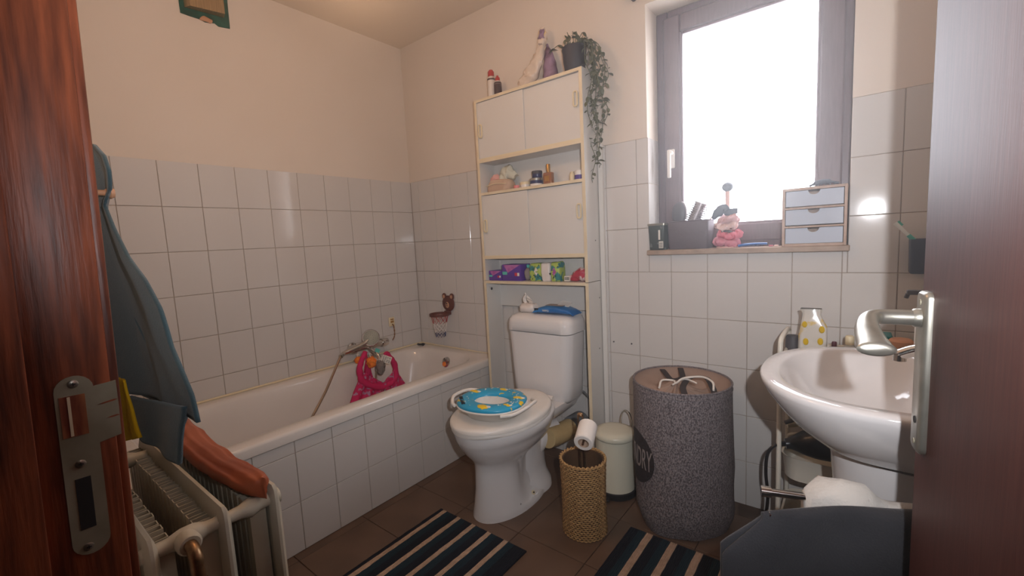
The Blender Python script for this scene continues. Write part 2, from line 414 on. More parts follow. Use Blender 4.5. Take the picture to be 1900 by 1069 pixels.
a.box((1.706, FY-.055, 1.415), (1.722, FY-.04, 1.54), bev=.005, seg=2); a.build('window_handle', 'white_plastic', win)
bk = thing('curtain_rod_end', 'dark rod end stuck to the wall above the window, cut off by the picture top', 'curtain rod', (1.60, 0, 2.17))
a = G(); a.lathe([(.012, 0), (.012, .02)], (1.6, 0, 2.19), 12, axis=(0, -1, 0)); a.build('bracket', 'dark_grey', bk)
a = G(); a.tube([(1.555, -.03, 2.205), (1.66, -.03, 2.205)], .014, 12); a.build('rod', 'dark_grey', bk)

# ---------------------------------------------------------------- left door jamb
JX = 1.60
jm = struct('trim_2')
a = G(); a.box((JX-.045, -1.925, 0), (JX, YS+.004, 2.12), bev=.004, seg=2); a.build('casing', 'jamb_wood', jm)
a = G(); a.box((JX-.045, -2.05, 0), (JX+.014, -1.9215, 2.12), bev=.003, seg=2); a.build('door_stop', 'jamb_wood', jm)
a = G(); a.box((JX-.06, YS+.001, 0), (JX-.008, YS+.014, 2.16), bev=.004, seg=2); a.build('architrave', 'jamb_wood', jm)
a = G(); a.box((JX-.04, -1.95, 2.10), (2.64, YS+.004, 2.14), bev=.003); a.build('head_jamb', 'jamb_wood', jm)
a = G(); a.box((2.605, -1.95, 0), (2.64, YS+.004, 2.12), bev=.003); a.build('hinge_jamb', 'jamb_wood', jm)
# strike plate with latch lip
sp0 = at('x', JX, 112, 715); 
def JP(x, y): q = at('x', JX, x, y); return (q.y, q.z)
yL, yR = JP(110, 800)[0], JP(186, 800)[0]
zT, zB = JP(140, 698)[1], JP(165, 1030)[1]
yLip = JP(222, 760)[0]; zl1, zl0 = JP(200, 705)[1], JP(205, 815)[1]
def plate_ring(x):
    r = .008; pts = []
    ym, rw = (yL+yR)/2, abs(yR-yL)/2
    seq = [(ym-rw*cos(t), zB+rw-rw*sin(t)) for t in [pi*k/10 for k in range(11)]]
    seq += [(yR, zl0), (yLip, zl0+.004), (yLip+.0005, (zl0+zl1)/2), (yLip, zl1-.002), (yR+.001, zl1-.004)]
    seq += [(ym+rw*cos(t), zT-rw+rw*sin(t)) for t in [pi*k/10 for k in range(11)]]
    return [Vector((x, q[0], q[1])) for q in seq]
sk = thing('strike_plate_dummy', 'x', 'x') if False else None
a = G(); a.loft([plate_ring(JX-.001), plate_ring(JX+.0016)]); spl = a.build('strike_plate', 'worn_steel', jm, smooth=False)
a = G(); z1, z0 = JP(135, 735)[1], JP(150, 808)[1]; ya, yb = JP(113, 770)[0], JP(163, 770)[0]
a.box((JX+.0005, ya, z0), (JX+.0022, yb, z1)); a.build('latch_slot', 'raw_wood', spl, smooth=False, label='bare wood in the latch slot')
a = G(); a.box((JX+.0021, ya+(yb-ya)*.30, z0+.001), (JX+.0028, ya+(yb-ya)*.42, z1-.001)); a.build('bare_streak', 'cream_edge', spl, smooth=False)
a = G(); ym_ = JP(205, 760)[0]; zc_ = (zl0+zl1)/2; a.tube(bez([(JX+.002, yLip-.002, zc_+.0085), (JX+.002, ym_, zc_+.0075), (JX+.002, yR+.001, zc_+.006)], 5), [.0016, .0014, .001]*4, 6) if False else a.loft([[Vector((JX+h_, yR+.0005+(yLip-yR)*u, zc_+s_*(.011+.002*u)+d_)) for u, d_ in ((0, -.0006), (.3, -.0015), (.8, -.0012), (1, 0), (.8, .0012), (.3, .0005))] for h_ in (.0014, .0020) for s_ in (1,)]); a.build('paint_smear', 'jamb_wood', spl, smooth=False)
a = G(); a.loft([[Vector((JX+h_, yR+.0005+(yLip-yR)*u, zc_-.009+d_)) for u, d_ in ((.4, -.0012), (.7, -.0016), (1, -.0006), (.9, .001), (.6, .0004))] for h_ in (.0014, .0020)]); a.build('paint_smear', 'jamb_wood', spl, smooth=False)
a = G(); z1, z0 = JP(160, 885)[1], JP(165, 980)[1]; yc, yd = JP(152, 930)[0], JP(182, 930)[0]
a.box((JX+.0005, yc, z0), (JX+.0022, yd, z1)); a.build('bolt_slot', 'black_matte', spl, smooth=False)
for (x, y) in ((134, 714), (155, 860), (176, 1010)):
    q = at('x', JX, x, y); a = G(); a.lathe([(.0050, 0), (.0055, .0012), (.0036, .0022)], (JX+.0012, q.y, q.z), 14, axis=(1, 0, 0))
    sc = a.build('screw', 'steel', spl)
    a = G(); a.box((JX+.0034, q.y-.0024, q.z-.0005), (JX+.0040, q.y+.0024, q.z+.0005)); a.box((JX+.0034, q.y-.0005, q.z-.0024), (JX+.0040, q.y+.0005, q.z+.0024)); 
    a.build('screw_slot', 'black_matte', spl, smooth=False)

jm.matrix_world = Matrix.Translation((0, YS, 1.0)) @ Matrix.Rotation(radians(-1.6), 4, 'X') @ Matrix.Translation((0, -YS, -1.0))   # the old frame leans

# ---------------------------------------------------------------- the open door on the right
DE = Vector((2.472, -1.05, 0)); DH = Vector((2.60, -1.86, 0))
dd = (DE-DH).normalized(); dn = Vector((-dd.y, dd.x, 0))      # dn points left / into the visible side
if dn.x > 0: dn = -dn
dl = (DE-DH).length
door = struct('door_1')
def DP(s_, n_, z): return DH + dd*s_ + dn*n_ + Vector((0, 0, z))
def dbox(a, s0, s1, n0, n1, z0, z1, bev=.002):
    rot = Matrix((dd, dn, Vector((0, 0, 1)))).transposed()
    if bev:
        t = G().box((s0, n0, z0), (s1, n1, z1), bev=bev, seg=2)
        t.b.verts.index_update()
        a.add([DH + rot @ v.co for v in t.b.verts], [[v.index for v in f.verts] for f in t.b.faces]); t.b.free()
    else: a.add([DP(s_, n_, z_) for z_ in (z0, z1) for n_ in (n0, n1) for s_ in (s0, s1)], [(0, 1, 3, 2), (4, 6, 7, 5), (0, 4, 5, 1), (2, 3, 7, 6), (0, 2, 6, 4), (1, 5, 7, 3)])
a = G(); dbox(a, 0, dl, -.04, 0, .008, 2.09, .002); a.build('door_leaf', 'door_wood', door)
# handle plate: a long rounded plate
a = G(); pz0, pz1 = .815, 1.062
def pring(n_, ins):
    R = []
    for q in rr(dl-.030, (pz0+pz1)/2, 0, .021-ins, (pz1-pz0)/2-ins, .011-ins*.5, 5): R.append(DP(q.x, n_, q.y))
    return R
a.loft([pring(0, 0), pring(.005, 0), pring(.0085, .0025), pring(.0095, .005)]); hp = a.build('handle_plate', 'steel', door)
a = G()
for z_ in (pz0+.016, pz1-.016): a.lathe([(.0045, 0), (.004, .0014)], DP(dl-.030, .0092, z_), 12, axis=dn)
a.build('screw', 'worn_steel', hp)
a = G(); a.lathe([(.0055, 0), (.0055, .0012)], DP(dl-.030, .009, .865), 12, axis=dn); a.box((0, 0, 0), (0.0001, .0001, .0001)) if False else None
a.build('keyhole', 'black_matte', hp)
# lever: neck leaves the plate, turns and runs back towards the hinge with a widening paddle end
hz = 1.022; s0 = dl-.030
a = G(); a.lathe([(.014, .009), (.014, .016), (.0112, .019), (.0104, .04)], DP(s0, 0, hz), 20, axis=dn)
pts = [DP(s0, .018, hz), DP(s0, .046, hz), DP(s0-.004, .062, hz), DP(s0-.020, .073, hz-.002), DP(s0-.048, .079, hz-.009), DP(s0-.082, .081, hz-.017), DP(s0-.112, .081, hz-.023), DP(s0-.122, .081, hz-.025)]
pl = bez(pts, 5); R = []
for i, q in enumerate(pl):
    t = i/(len(pl)-1); d = (pl[min(i+1, len(pl)-1)]-pl[max(i-1, 0)]).normalized()
    up = Vector((0, 0, 1)); sd = d.cross(up).normalized()
    w1 = .0118 + .0110*max(0, (t-.40))/.6 ; w2 = .0118 - .0025*max(0, (t-.45))/.55
    if t > .95: w1 *= 1-(t-.95)*6; w2 *= 1-(t-.95)*9
    R.append([q+sd*(w1*cos(2*pi*k/16))+up*(w2*sin(2*pi*k/16)) for k in range(16)])
a.loft(R); a.build('lever', 'steel', hp, ang=60)

# ================================================================ BATHTUB
tub = thing('bathtub', 'white built-in bathtub along the left wall behind a tiled apron', 'bathtub', (.36, -.86, .1))
RZ = .492; a = G()
cx, cy = .364, -.860
out = [rr(cx, cy, z, hx, hy, r, 8) for z, hx, hy, r in ((.448, .350, .852, .012), (.450, .358, .855, .014), (.478, .359, .856, .016), (.489, .355, .853, .02), (RZ, .348, .848, .03))]
ins = [rr(cx-.004, cy+dy, z, hx, hy, r, 8) for z, hx, hy, r, dy in ((RZ, .292, .775, .16, 0), (RZ-.004, .284, .766, .16, 0), (RZ-.02, .275, .755, .16, 0), (.40, .262, .725, .16, 0), (.25, .245, .665, .15, .01), (.16, .225, .61, .14, .01), (.125, .19, .56, .13, .01), (.118, .12, .48, .11, .01))]
a.loft(out+ins, False, True); a.build('shell', 'acrylic', tub, ang=60)
ov = at('y', -.115, 833, 672)
oc = Vector((.373, -.112, .425)); n_ = Vector((.06, -1, .25)).normalized()
a = G(); a.lathe([(.034, 0), (.034, .010), (.030, .018), (.016, .021)], oc, 28, axis=n_); ovf = a.build('overflow_knob', 'chrome', tub)
a = G(); a.lathe([(.016, .021), (.015, .026)], oc+Vector((-.006, 0, -.012)), 16, axis=n_); a.build('sticker', 'orange_puff', ovf, label='orange patch')
a = G(); a.lathe([(.03, 0), (.03, .004), (.02, .006)], (.36, -.5, .118), 20); a.build('drain', 'chrome', tub)
# sealant line along the wall
a = G(); a.tube([(.012, -1.7, RZ+.002), (.012, -.012, RZ+.002), (.715, -.012, RZ-.004)], .006, 6); a.build('sealant', 'cream_plastic', tub)

# hair clip on the tub corner
hc = thing('hair_clip', 'small dark hair clip lying on the corner of the bathtub rim', 'hair clip', (.075, -.075, RZ))
a = G(); c0 = Vector((.075, -.072, RZ+.004))
a.tube([c0+Vector((.03*cos(t), .012*sin(t), .006*abs(sin(t*1.5)))) for t in [2*pi*k/14 for k in range(14)]], .0035, 6, closed=True)
a.ball(c0+Vector((.022, .004, .008)), .013, 10, 6, (1.3, .7, .6)); a.build('clip', 'black_plastic', hc)

# ---------------------------------------------------------------- bath mixer, handset and hose
mx_ = thing('bath_mixer', 'chrome bath mixer with round hand shower cradled on the tiled wall', 'bath tap', (.0, -.46, .56))
X1 = .055
bA = at('x', .06, 650, 655); bA = Vector((.06, -.56, .575)); bB = Vector((.06, -.36, .575))
a = G(); a.tube([bA, bA*.5+bB*.5, bB], .02, 14)
for y_ in (-.54, -.38): a.tube([(.006, y_, .575), (.06, y_, .575)], .014, 12); a.lathe([(.032, 0), (.03, .008), (.016, .014)], (.006, y_, .575), 18, axis=(1, 0, 0))
a.lathe([(.026, 0), (.028, .02), (.022, .045), (.01, .05)], bA+Vector((0, .01, 0)), 18, axis=(0, -1, 0))
a.lathe([(.026, 0), (.028, .02), (.022, .045), (.01, .05)], bB-Vector((0, .01, 0)), 18, axis=(0, 1, 0))
a.tube(bez([(.06, -.46, .56), (.09, -.46, .55), (.14, -.46, .535), (.16, -.46, .51)]), .013, 12); a.build('mixer_body', 'chrome', mx_)
hd = at('x', .11, 688, 627); nrm = (CAM-hd).normalized(); nrm = (nrm+Vector((0, .1, .05))).normalized()
a = G(); a.lathe([(.018, -.02), (.036, -.014), (.051, -.004), (.052, .004), (.048, .008)], hd, 30, axis=nrm); hs = a.build('shower_head', 'chrome', mx_)
a = G(); a.lathe([(.046, .0082), (.045, .0095), (.0, .0098)], hd, 30, axis=nrm, cap=(True, False)); a.build('spray_face', 'worn_steel', hs)
a = G(); q_ = nrm.to_track_quat('Z', 'Y')
for rad, cnt in ((.016, 8), (.028, 16), (.038, 24)):
    for k in range(cnt):
        t = 2*pi*k/cnt; a.ball(hd+q_ @ Vector((rad*cos(t), rad*sin(t), .0098)), .0019, 6, 4)
a.build('nozzle', 'dark_grey', hs)
h0 = at('x', .10, 672, 640); h1 = at('x', .10, 640, 655); h2 = at('x', .12, 632, 662)
a = G(); a.tube(bez([hd-nrm*.01, h0, h1, h2], 6), [.015]*6+[.016]*6+[.013]*7, 14); a.build('handset_grip', 'chrome', mx_)
hp_ = [h2, at('x', .16, 620, 690), at('x', .22, 605, 725), at('x', .27, 588, 758), at('x', .30, 575, 784), at('x', .31, 560, 830), Vector((.30, -.95, .16)), Vector((.26, -.75, .13)), Vector((.15, -.55, .2)), Vector((.13, -.47, .42)), Vector((.075, -.46, .56))]
pp = bez(hp_, 26); a = G(); a.tube(pp, [.0072 if i % 2 else .0060 for i in range(len(pp))], 8); a.build('hose', 'hose_steel', mx_)

# pink child's swimsuit hanging from the tap
pk = thing('swimsuit', "pink child's swimsuit with a pale print hanging over the bath tap", 'swimsuit', (.15, -.45, .55))
XS_ = .20
def pxs(*q, x=XS_): return [at('x', x, *t) for t in q]
a = G(); loop = bez(pxs((678, 652), (668, 680), (671, 705), (690, 716), (715, 716), (733, 700), (731, 675), (716, 655)), 6)
a.tube(loop, [.014+.006*sin(pi*i/len(loop)) for i in range(len(loop))], 10).jit(.006, 40); a.build('collar', 'pink_fabric', pk, ang=70)
def cloth(quad, name, m_, parent, fold=.012, nf=5, nu=26, nv=22, seed=0, th=.003, bow=0, hem=0):
    A, B, C_, D_ = quad; nn = (B-A).cross(D_-A).normalized()
    def f(u, v):
        q = (A*(1-u)+B*u)*(1-v)+(D_*(1-u)+C_*u)*v
        amp = fold*(.25+.75*v)
        return q + nn*(amp*sin(u*nf*2*pi+seed+v*1.3)+amp*.7*noise.noise(Vector((u*4+seed, v*3, seed)))+bow*sin(pi*u)*v) + Vector((0, 0, hem*sin(u*nf*2*pi)*v))
    a_ = G(); a_.grid(f, nu, nv); return a_.build(name, m_, parent, ang=80, solid=th)
q = pxs((672, 690), (715, 712), (712, 738), (643, 757)); q[2].z -= .02; q[3].z -= .03
cloth(q, 'ruffle', 'pink_print', pk, .012, 3, seed=1)
q = pxs((708, 714), (734, 684), (757, 716), (728, 735), x=XS_+.01); q[2].z -= .02; q[3].z -= .03
cloth(q, 'ruffle', 'pink_print', pk, .010, 2, seed=3)
q = pxs((680, 655), (692, 700), (690, 712), (672, 705), x=XS_-.02); cloth(q, 'lining', 'pink_fabric', pk, .006, 2, seed=4)
ct = at('x', XS_+.03, 717, 667); a = G(); rt = Matrix.Rotation(radians(42), 3, 'Z') @ Matrix.Rotation(radians(22), 3, 'Y')
a.box(ct-Vector((.028, .001, .022)), ct+Vector((.028, .001, .022)), rot=rt); wt = a.build('care_tag', 'paper', pk, smooth=False, label='white printed care tag')
a = G()
for k in range(6):
    for j in range(4):
        if random.random() < .85: x_ = -.022+.012*j; z_ = .015-.006*k; a.box(ct+Vector((x_, -.0018, z_-.0012)), ct+Vector((x_+random.uniform(.005, .01), -.0012, z_+.0012)), rot=rt, piv=ct)
a.build('printed_line', 'ink', wt, smooth=False)
ct2 = at('x', XS_+.02, 700, 650); a = G(); a.box(ct2-Vector((.012, .001, .012)), ct2+Vector((.012, .001, .01)), rot=rt); a.box(ct2+Vector((.008, -.0022, -.012)), ct2+Vector((.016, -.0012, .008)), rot=rt, piv=ct2); a.build('label_tag', 'teal_label', pk, smooth=False, label='green and white tag')
# sponges
def puff(name, label, x, y, xx, r, m_, sc=(1, 1, 1.15)):
    c = at('x', xx, x, y); t = thing(name, label, 'sponge', c, None)
    a_ = G(); a_.ball(c, r, 28, 18, sc).jit(r*.45, 55, x*.1).jit(r*.2, 150, 3); a_.build('mesh_ball', m_, t, ang=80)
    a_ = G(); a_.tube(bez([c+Vector((0, 0, r*.9)), c+Vector((.004, -.006, r*1.35)), c+Vector((-.008, 0, r*1.9)), c+Vector((.006, .004, r*1.5))], 4), .0016, 6); a_.build('cord_loop', 'cord', t)
puff('bath_puff', 'orange bath puff hanging in front of the pink swimsuit', 689, 672, .245, .027, 'orange_puff')
puff('bath_puff', 'small orange bath puff mostly hidden left of the pink swimsuit', 665, 668, .15, .018, 'orange_puff')
puff('bath_sponge', 'grey mesh bath sponge hanging behind the orange puff', 706, 682, .20, .028, 'mesh_grey', (1, 1, 1.6))

# adhesive hook with string
hk = thing('adhesive_hook', 'yellowed adhesive hook with a brown cord stuck on the left wall tiles', 'hook', (.008, -.23, .70))
c = at('x', .008, 727, 597); a = G(); a.box((.006, c.y-.024, c.z-.03), (.012, c.y+.020, c.z+.03), bev=.003, seg=2); a.build('pad', 'cream_plastic', hk)
a = G(); a.box((.012, c.y-.012, c.z-.006), (.014, c.y+.012, c.z+.006)); a.box((.012, c.y-.012, c.z+.012), (.0135, c.y+.012, c.z+.02)); a.build('sticker', 'gold', hk, smooth=False)
a = G(); b0 = Vector((.02, c.y, c.z-.02)); a.tube(bez([(.012, c.y, c.z-.015), (.024, c.y, c.z-.022), (.02, c.y+.004, c.z-.03)], 4), .003, 8)
a.tube(bez([b0, b0+Vector((0, .006, -.03)), b0+Vector((.004, .002, -.07)), b0+Vector((0, -.006, -.09)), b0+Vector((0, -.014, -.1))], 5), [.0025+.003*(i % 3 == 0) for i in range(21)], 7); a.build('cord', 'brown_string', hk)

# ---------------------------------------------------------------- bear basketball hoop
BY = -.012
bh = thing('toy_hoop', 'brown bear-face toy basketball hoop stuck on the tiles above the bath end', 'toy hoop', (.32, -.01, .75))
bc = at('y', BY, 832, 563); a = G()
a.ball(bc, .052, 28, 14, (1.08, .18, 1.0))
a.build('face', 'bear_brown', bh)
for s_ in (-1, 1):
    ec = bc+Vector((s_*.035, 0, .046)); a = G(); a.ball(ec, .021, 18, 10, (1, .3, 1)); er = a.build('ear', 'bear_brown', bh)
    a = G(); a.ball(ec+Vector((0, -.006, -.002)), .011, 14, 8, (1, .3, 1.1)); a.build('inner_ear', 'bear_tan', er)
a = G(); a.ball(bc+Vector((-.002, -.009, -.010)), .018, 18, 10, (.9, .25, 1.15)); mz = a.build('muzzle', 'bear_tan', bh)
a = G(); a.ball(bc+Vector((-.002, -.0135, .002)), .006, 10, 6, (1.2, .4, .8)); a.tube([bc+Vector((-.002, -.0142, -.002)), bc+Vector((-.002, -.0142, -.012))], .001, 6)
a.tube(bez([bc+Vector((-.010, -.0135, -.012)), bc+Vector((-.006, -.014, -.016)), bc+Vector((-.002, -.0142, -.012)), bc+Vector((.002, -.014, -.016)), bc+Vector((.006, -.0135, -.012))], 3), .001, 6); a.build('nose', 'black_matte', mz)
a = G()
for s_ in (-1, 1): a.ball(bc+Vector((s_*.02-.002, -.0095, .006)), .0035, 8, 6, (1, .4, 1))
a.build('eye', 'black_matte', bh)
hr = Vector((bc.x-.012, BY-.073, bc.z-.062)); HR = .060
a = G(); 
for k in range(40):
    pass
R = [[hr+Vector(((HR+dx)*cos(2*pi*k/40), (HR+dx)*sin(2*pi*k/40), dz)) for k in range(40)] for dx, dz in ((-.004, -.008), (.004, -.008), (.004, .008), (-.004, .008), (-.004, -.008))]
a.loft(R, False, False); a.box(hr+Vector((-.02, HR-.002, -.012)), hr+Vector((.03, HR+.018, .014)), bev=.003); a.build('hoop', 'bear_brown', bh)
def net(z0, z1, r0, r1, m_, n=10, turns=.5, wob=0):
    a_ = G()
    for k in range(n):
        for sg in (-1, 1):
            P_ = []
            for i in range(6):
                t = i/5; rr_ = r0+(r1-r0)*t; an = 2*pi*k/n+sg*turns*2*pi/n*2*t
                P_.append(hr+Vector((rr_*cos(an)+wob*noise.noise(Vector((k, i, sg))), rr_*sin(an)+wob*noise.noise(Vector((k, i, sg+5))), z0+(z1-z0)*t)))
            a_.tube(P_, .0013, 5)
    return a_.build('net', m_, bh)
net(-.006, -.055, .055, .044, 'net_red'); net(-.055, -.115, .044, .034, 'net_white', turns=1); net(-.115, -.145, .034, .030, 'net_blue', wob=.012)

# ---------------------------------------------------------------- vent opening high on the left wall
vt = thing('wall_vent', 'brushed metal flue plate on a torn green patch high on the left wall', 'vent', (0, -1.12, 2.3))
a = G(); ring = [at('x', 0, *q) for q in ((334, 24), (350, 30), (372, 37), (380, 42), (398, 44), (405, 50), (426, 54))]
ring += [Vector((0, ring[-1].y+.003, 2.455)), Vector((0, ring[0].y-.003, 2.455))]
a.loft([ring, [q+Vector((.006, 0, 0)) for q in ring]]); a.build('green_backing', 'vent_green', vt, smooth=False)
A, B = at('x', .03, 345, 10), at('x', .03, 419, 30)
a = G(); a.add([Vector((.008, A.y, A.z)), Vector((.05, A.y+.01, A.z-.004)), Vector((.05, B.y-.01, B.z)), Vector((.008, B.y, B.z)), Vector((.008, A.y, 2.455)), Vector((.05, A.y+.01, 2.455)), Vector((.05, B.y-.01, 2.455)), Vector((.008, B.y, 2.455))],
      [(0, 1, 2, 3), (4, 5, 6, 7), (0, 1, 5, 4), (1, 2, 6, 5), (2, 3, 7, 6), (3, 0, 4, 7)]); a.build('metal_cover', 'vent_metal', vt, smooth=False)
a = G(); c = at('x', .009, 382, 36); a.ball(c, .02, 14, 8, (.3, 1.2, .6)).jit(.006, 60); a.build('torn_patch', 'bear_tan', vt)

# ================================================================ OVER-TOILET CABINET
CX0, CX1, CY, CT = .752, 1.408, -.142, 1.925
cb = thing('bathroom_cabinet', 'tall white cabinet with cream edges standing over the toilet', 'cabinet', ((CX0+CX1)/2, -.07, 0))
TH = .016
def board(name, lo, hi, front=True):
    a_ = G(); a_.box(lo, hi); o = a_.build(name, 'white_lacquer', cb, smooth=False)
    if front:
        a_ = G(); a_.box((lo[0], CY-.0012, lo[2]), (hi[0], CY-.0002, hi[2])); a_.build('edge_band', 'cream_edge', o, smooth=False, label='cream edge band')
    return o
for x0 in (CX0, CX1-TH):
    board('side_panel', (x0, CY, .0), (x0+TH, -.001-.012, .953)); board('side_panel', (x0, CY, .956), (x0+TH, -.013, CT))
iz = [CT-.014, 1.595, 1.422, 1.075, .940]
names = ['top_panel', 'shelf', 'shelf', 'shelf', 'shelf']
for n2, z_ in zip(names, iz): board(n2, (CX0+TH, CY, z_), (CX1-TH, -.013, z_+.014))
a = G(); a.box((CX0+TH, -.018, .93), (CX1-TH, -.013, CT)); a.build('back_panel', 'white_lacquer', cb, smooth=False)
a = G(); a.box((CX0+TH, -.024, .80), (CX1-TH, -.016, .938)); a.build('back_panel', 'white_lacquer', cb, smooth=False)
mid = (CX0+CX1)/2
for z0, z1 in ((1.609, CT-.014), (1.089, 1.422)):
    for side in (0, 1):
        x0, x1 = (CX0+TH+.001, mid+.008) if side == 0 else (mid-.004, CX1-TH-.001)
        y0 = CY+.012 if side == 0 else CY+.004
        if side == 0: x1 = mid-.005; y0 = CY+.004
        else: x0 = mid-.012; y0 = CY+.012
        a = G(); a.box((x0, y0, z0+.002), (x1, y0+.005, z1-.002), bev=.0008)
        dr = a.build('sliding_door', 'white_lacquer', cb, ang=30)
        hx = x0+.022 if side == 0 else x1-.022; hz_ = (z0+z1)/2+(.0 if side == 0 else .035)
        a = G(); zz = .032
        loop = [Vector((hx+.010*cx_, y0-.009, hz_+zz*cz_)) for cx_, cz_ in ((-.6, 1), (.6, 1), (1, .8), (1, -.8), (.6, -1), (-.6, -1), (-1, -.8), (-1, .8))]
        a.tube(loop, .0042, 8, closed=True)
        for s_ in (-1, 1): a.tube([(hx, y0-.009, hz_+s_*zz), (hx, y0+.001, hz_+s_*zz)], .004, 8)
        a.build('door_handle', 'cream_plastic', dr)
for z_ in (1.60, 1.075):
    a = G(); a.box((CX0+TH, CY+.001, z_+(.01 if z_ < 1.2 else .008)), (CX1-TH, CY+.003, z_+.018)); a.build('track', 'cream_plastic', cb, smooth=False)
a = G(); a.lathe([(.008, 0), (.008, .0012)], (CX0+TH, -.10, .905), 16, axis=(1, 0, 0)); a.build('drilled_hole', 'dark_grey', cb)
a = G()
for (y_, z_) in ((-.06, 1.15), (-.035, .87), (-.05, .62)): a.lathe([(.0035, 0), (.0035, .001)], (CX1, y_, z_), 10, axis=(1, 0, 0))
a.build('drilled_hole', 'dark_grey', cb)
a = G()
for (x, y) in ((1139, 634), (1172, 638)): c = at('y', -.007, x, y); a.lathe([(.004, 0), (.004, .002)], c, 10, axis=(0, -1, 0))
a.build('drilled_hole', 'dark_grey', wb)

# ---- on top of the cabinet
def lathe_thing(name, label, cat, c, parts, group=None, n=24):
    t = thing(name, label, cat, c, group)
    for pn, m_, prof in parts: a_ = G(); a_.lathe(prof, c, n); a_.build(pn, m_, t)
    return t
lathe_thing('spray_can', 'white spray can with red cap on top of the cabinet', 'spray can', (.822, -.07, CT),
            [('body', 'white_label', [(.020, 0), (.0215, .002), (.0215, .115), (.019, .122), (.014, .126)]), ('band', 'dark_label', [(.0218, .104), (.0218, .112)]), ('cap', 'red_cap', [(.0165, .126), (.0165, .150), (.011, .153), (.011, .158), (.004, .159)])])
lathe_thing('dropper_bottle', 'short dark labelled bottle with red cap beside the white spray can', 'bottle', (.872, -.078, CT),
            [('body', 'dark_label', [(.0195, 0), (.0205, .002), (.0205, .076), (.016, .086)]), ('shoulder', 'white_label', [(.0207, .070), (.0175, .085), (.013, .088)]), ('cap', 'red_cap', [(.0125, .088), (.0125, .104), (.006, .106), (.0055, .115)])])
def blob(name, label, cat, pts, radii, m_, flat=.6, jit=.01, f=35, seed=1, n=20, axis_=(0, 1, 0), loc=None, parent=None, pname='film'):
    """crumpled soft body: loft of flattened rings along a path"""
    t = parent or thing(name, label, cat, loc or pts[0]); P_ = bez(pts, 6); N_ = len(P_); a_ = G(); R_ = []
    M2 = len(radii)-1
    for i, q in enumerate(P_):
        u = i/(N_-1)*M2; k = min(int(u), M2-1); r = radii[k]*(1-(u-k))+radii[k+1]*(u-k)
        d = (P_[min(i+1, N_-1)]-P_[max(i-1, 0)]).normalized(); y_ = Vector(axis_); x_ = y_.cross(d).normalized(); y2 = d.cross(x_)
        R_.append([q+x_*(r*cos(2*pi*j/n))+y2*(r*flat*sin(2*pi*j/n)) for j in range(n)])
    a_.loft(R_); a_.jit(jit, f, seed).jit(jit*.4, f*3, seed+4); a_.build(pname, m_, t, ang=50); return t
pb = blob('plastic_bag', 'slouching clear plastic bag of white and yellow packs on top of the cabinet', 'bag', [(1.010, -.07, CT+.028), (1.05, -.07, CT+.045), (1.10, -.07, CT+.085), (1.14, -.07, CT+.15), (1.160, -.07, CT+.205), (1.166, -.07, CT+.262)],
     [.022, .036, .040, .032, .020, .026, .010], 'film_white', .7, .012, 40, 2, loc=(1.06, -.07, CT))
blob('', '', '', [(1.150, -.078, CT+.19), (1.160, -.08, CT+.215), (1.168, -.08, CT+.25)], [.012, .019, .012], 'film_violet', .6, .006, 60, 8, parent=pb, pname='gathered_neck')
blob('plastic_pack', 'upright violet and brown film pack behind the slouching plastic bag on the cabinet', 'pack', [(1.186, -.05, CT+.003), (1.186, -.05, CT+.06), (1.180, -.05, CT+.13), (1.172, -.05, CT+.19)], [.042, .041, .036, .022, .006], 'film_violet', .5, .006, 50, 5, loc=(1.186, -.05, CT))

# plant
pc = Vector((1.335, -.072, CT)); pt = thing('hanging_plant', 'trailing green plant in a black pot on the right end of the cabinet top', 'plant', pc)
a = G(); a.lathe([(.040, 0), (.044, .004), (.053, .06), (.056, .108), (.057, .118), (.052, .118), (.050, .104)], pc, 32, cap=(True, False)); a.build('pot', 'pot_black', pt)
a = G(); a.lathe([(.0505, .100), (.03, .107), (.0, .108)], pc, 20, cap=(True, False)); a.build('soil', 'soil', pt)
la = G(); n_l = 7
for sgn in (1,):
    L_ = .034; Wd = .0105
    prof = [(0, .0008), (.15, .55), (.35, .95), (.55, 1), (.75, .75), (.92, .3), (1, .02)]
    V = []; 
    for t, w_ in prof: V += [Vector((-w_*Wd, t*L_, -.004*t*t+.0025*w_)), Vector((0, t*L_, -.004*t*t)), Vector((w_*Wd, t*L_, -.004*t*t+.0025*w_))]
    F = []
    for i in range(len(prof)-1): F += [(i*3, i*3+1, i*3+4, i*3+3), (i*3+1, i*3+2, i*3+5, i*3+4)]
    la.add(V, F)
leaf_me = la.mesh('leaf', 'leaf', None, ang=80)
random.seed(11); leaves = []
def vine(pts, step=.022, r=.0016, sc=1.0, part=True):
    P_ = bez(pts, 7); a_ = G(); a_.tube(P_, r, 5); a_.build('vine', 'stem', pt)
    acc = 0; sd = 1
    for i in range(1, len(P_)):
        acc += (P_[i]-P_[i-1]).length
        if acc > step:
            acc = 0; sd += 1; an = sd*2.4+random.uniform(-.5, .5); leaves.append((P_[i].copy(), an, random.uniform(.7, 1.15)*sc, random.uniform(-.6, .5)))
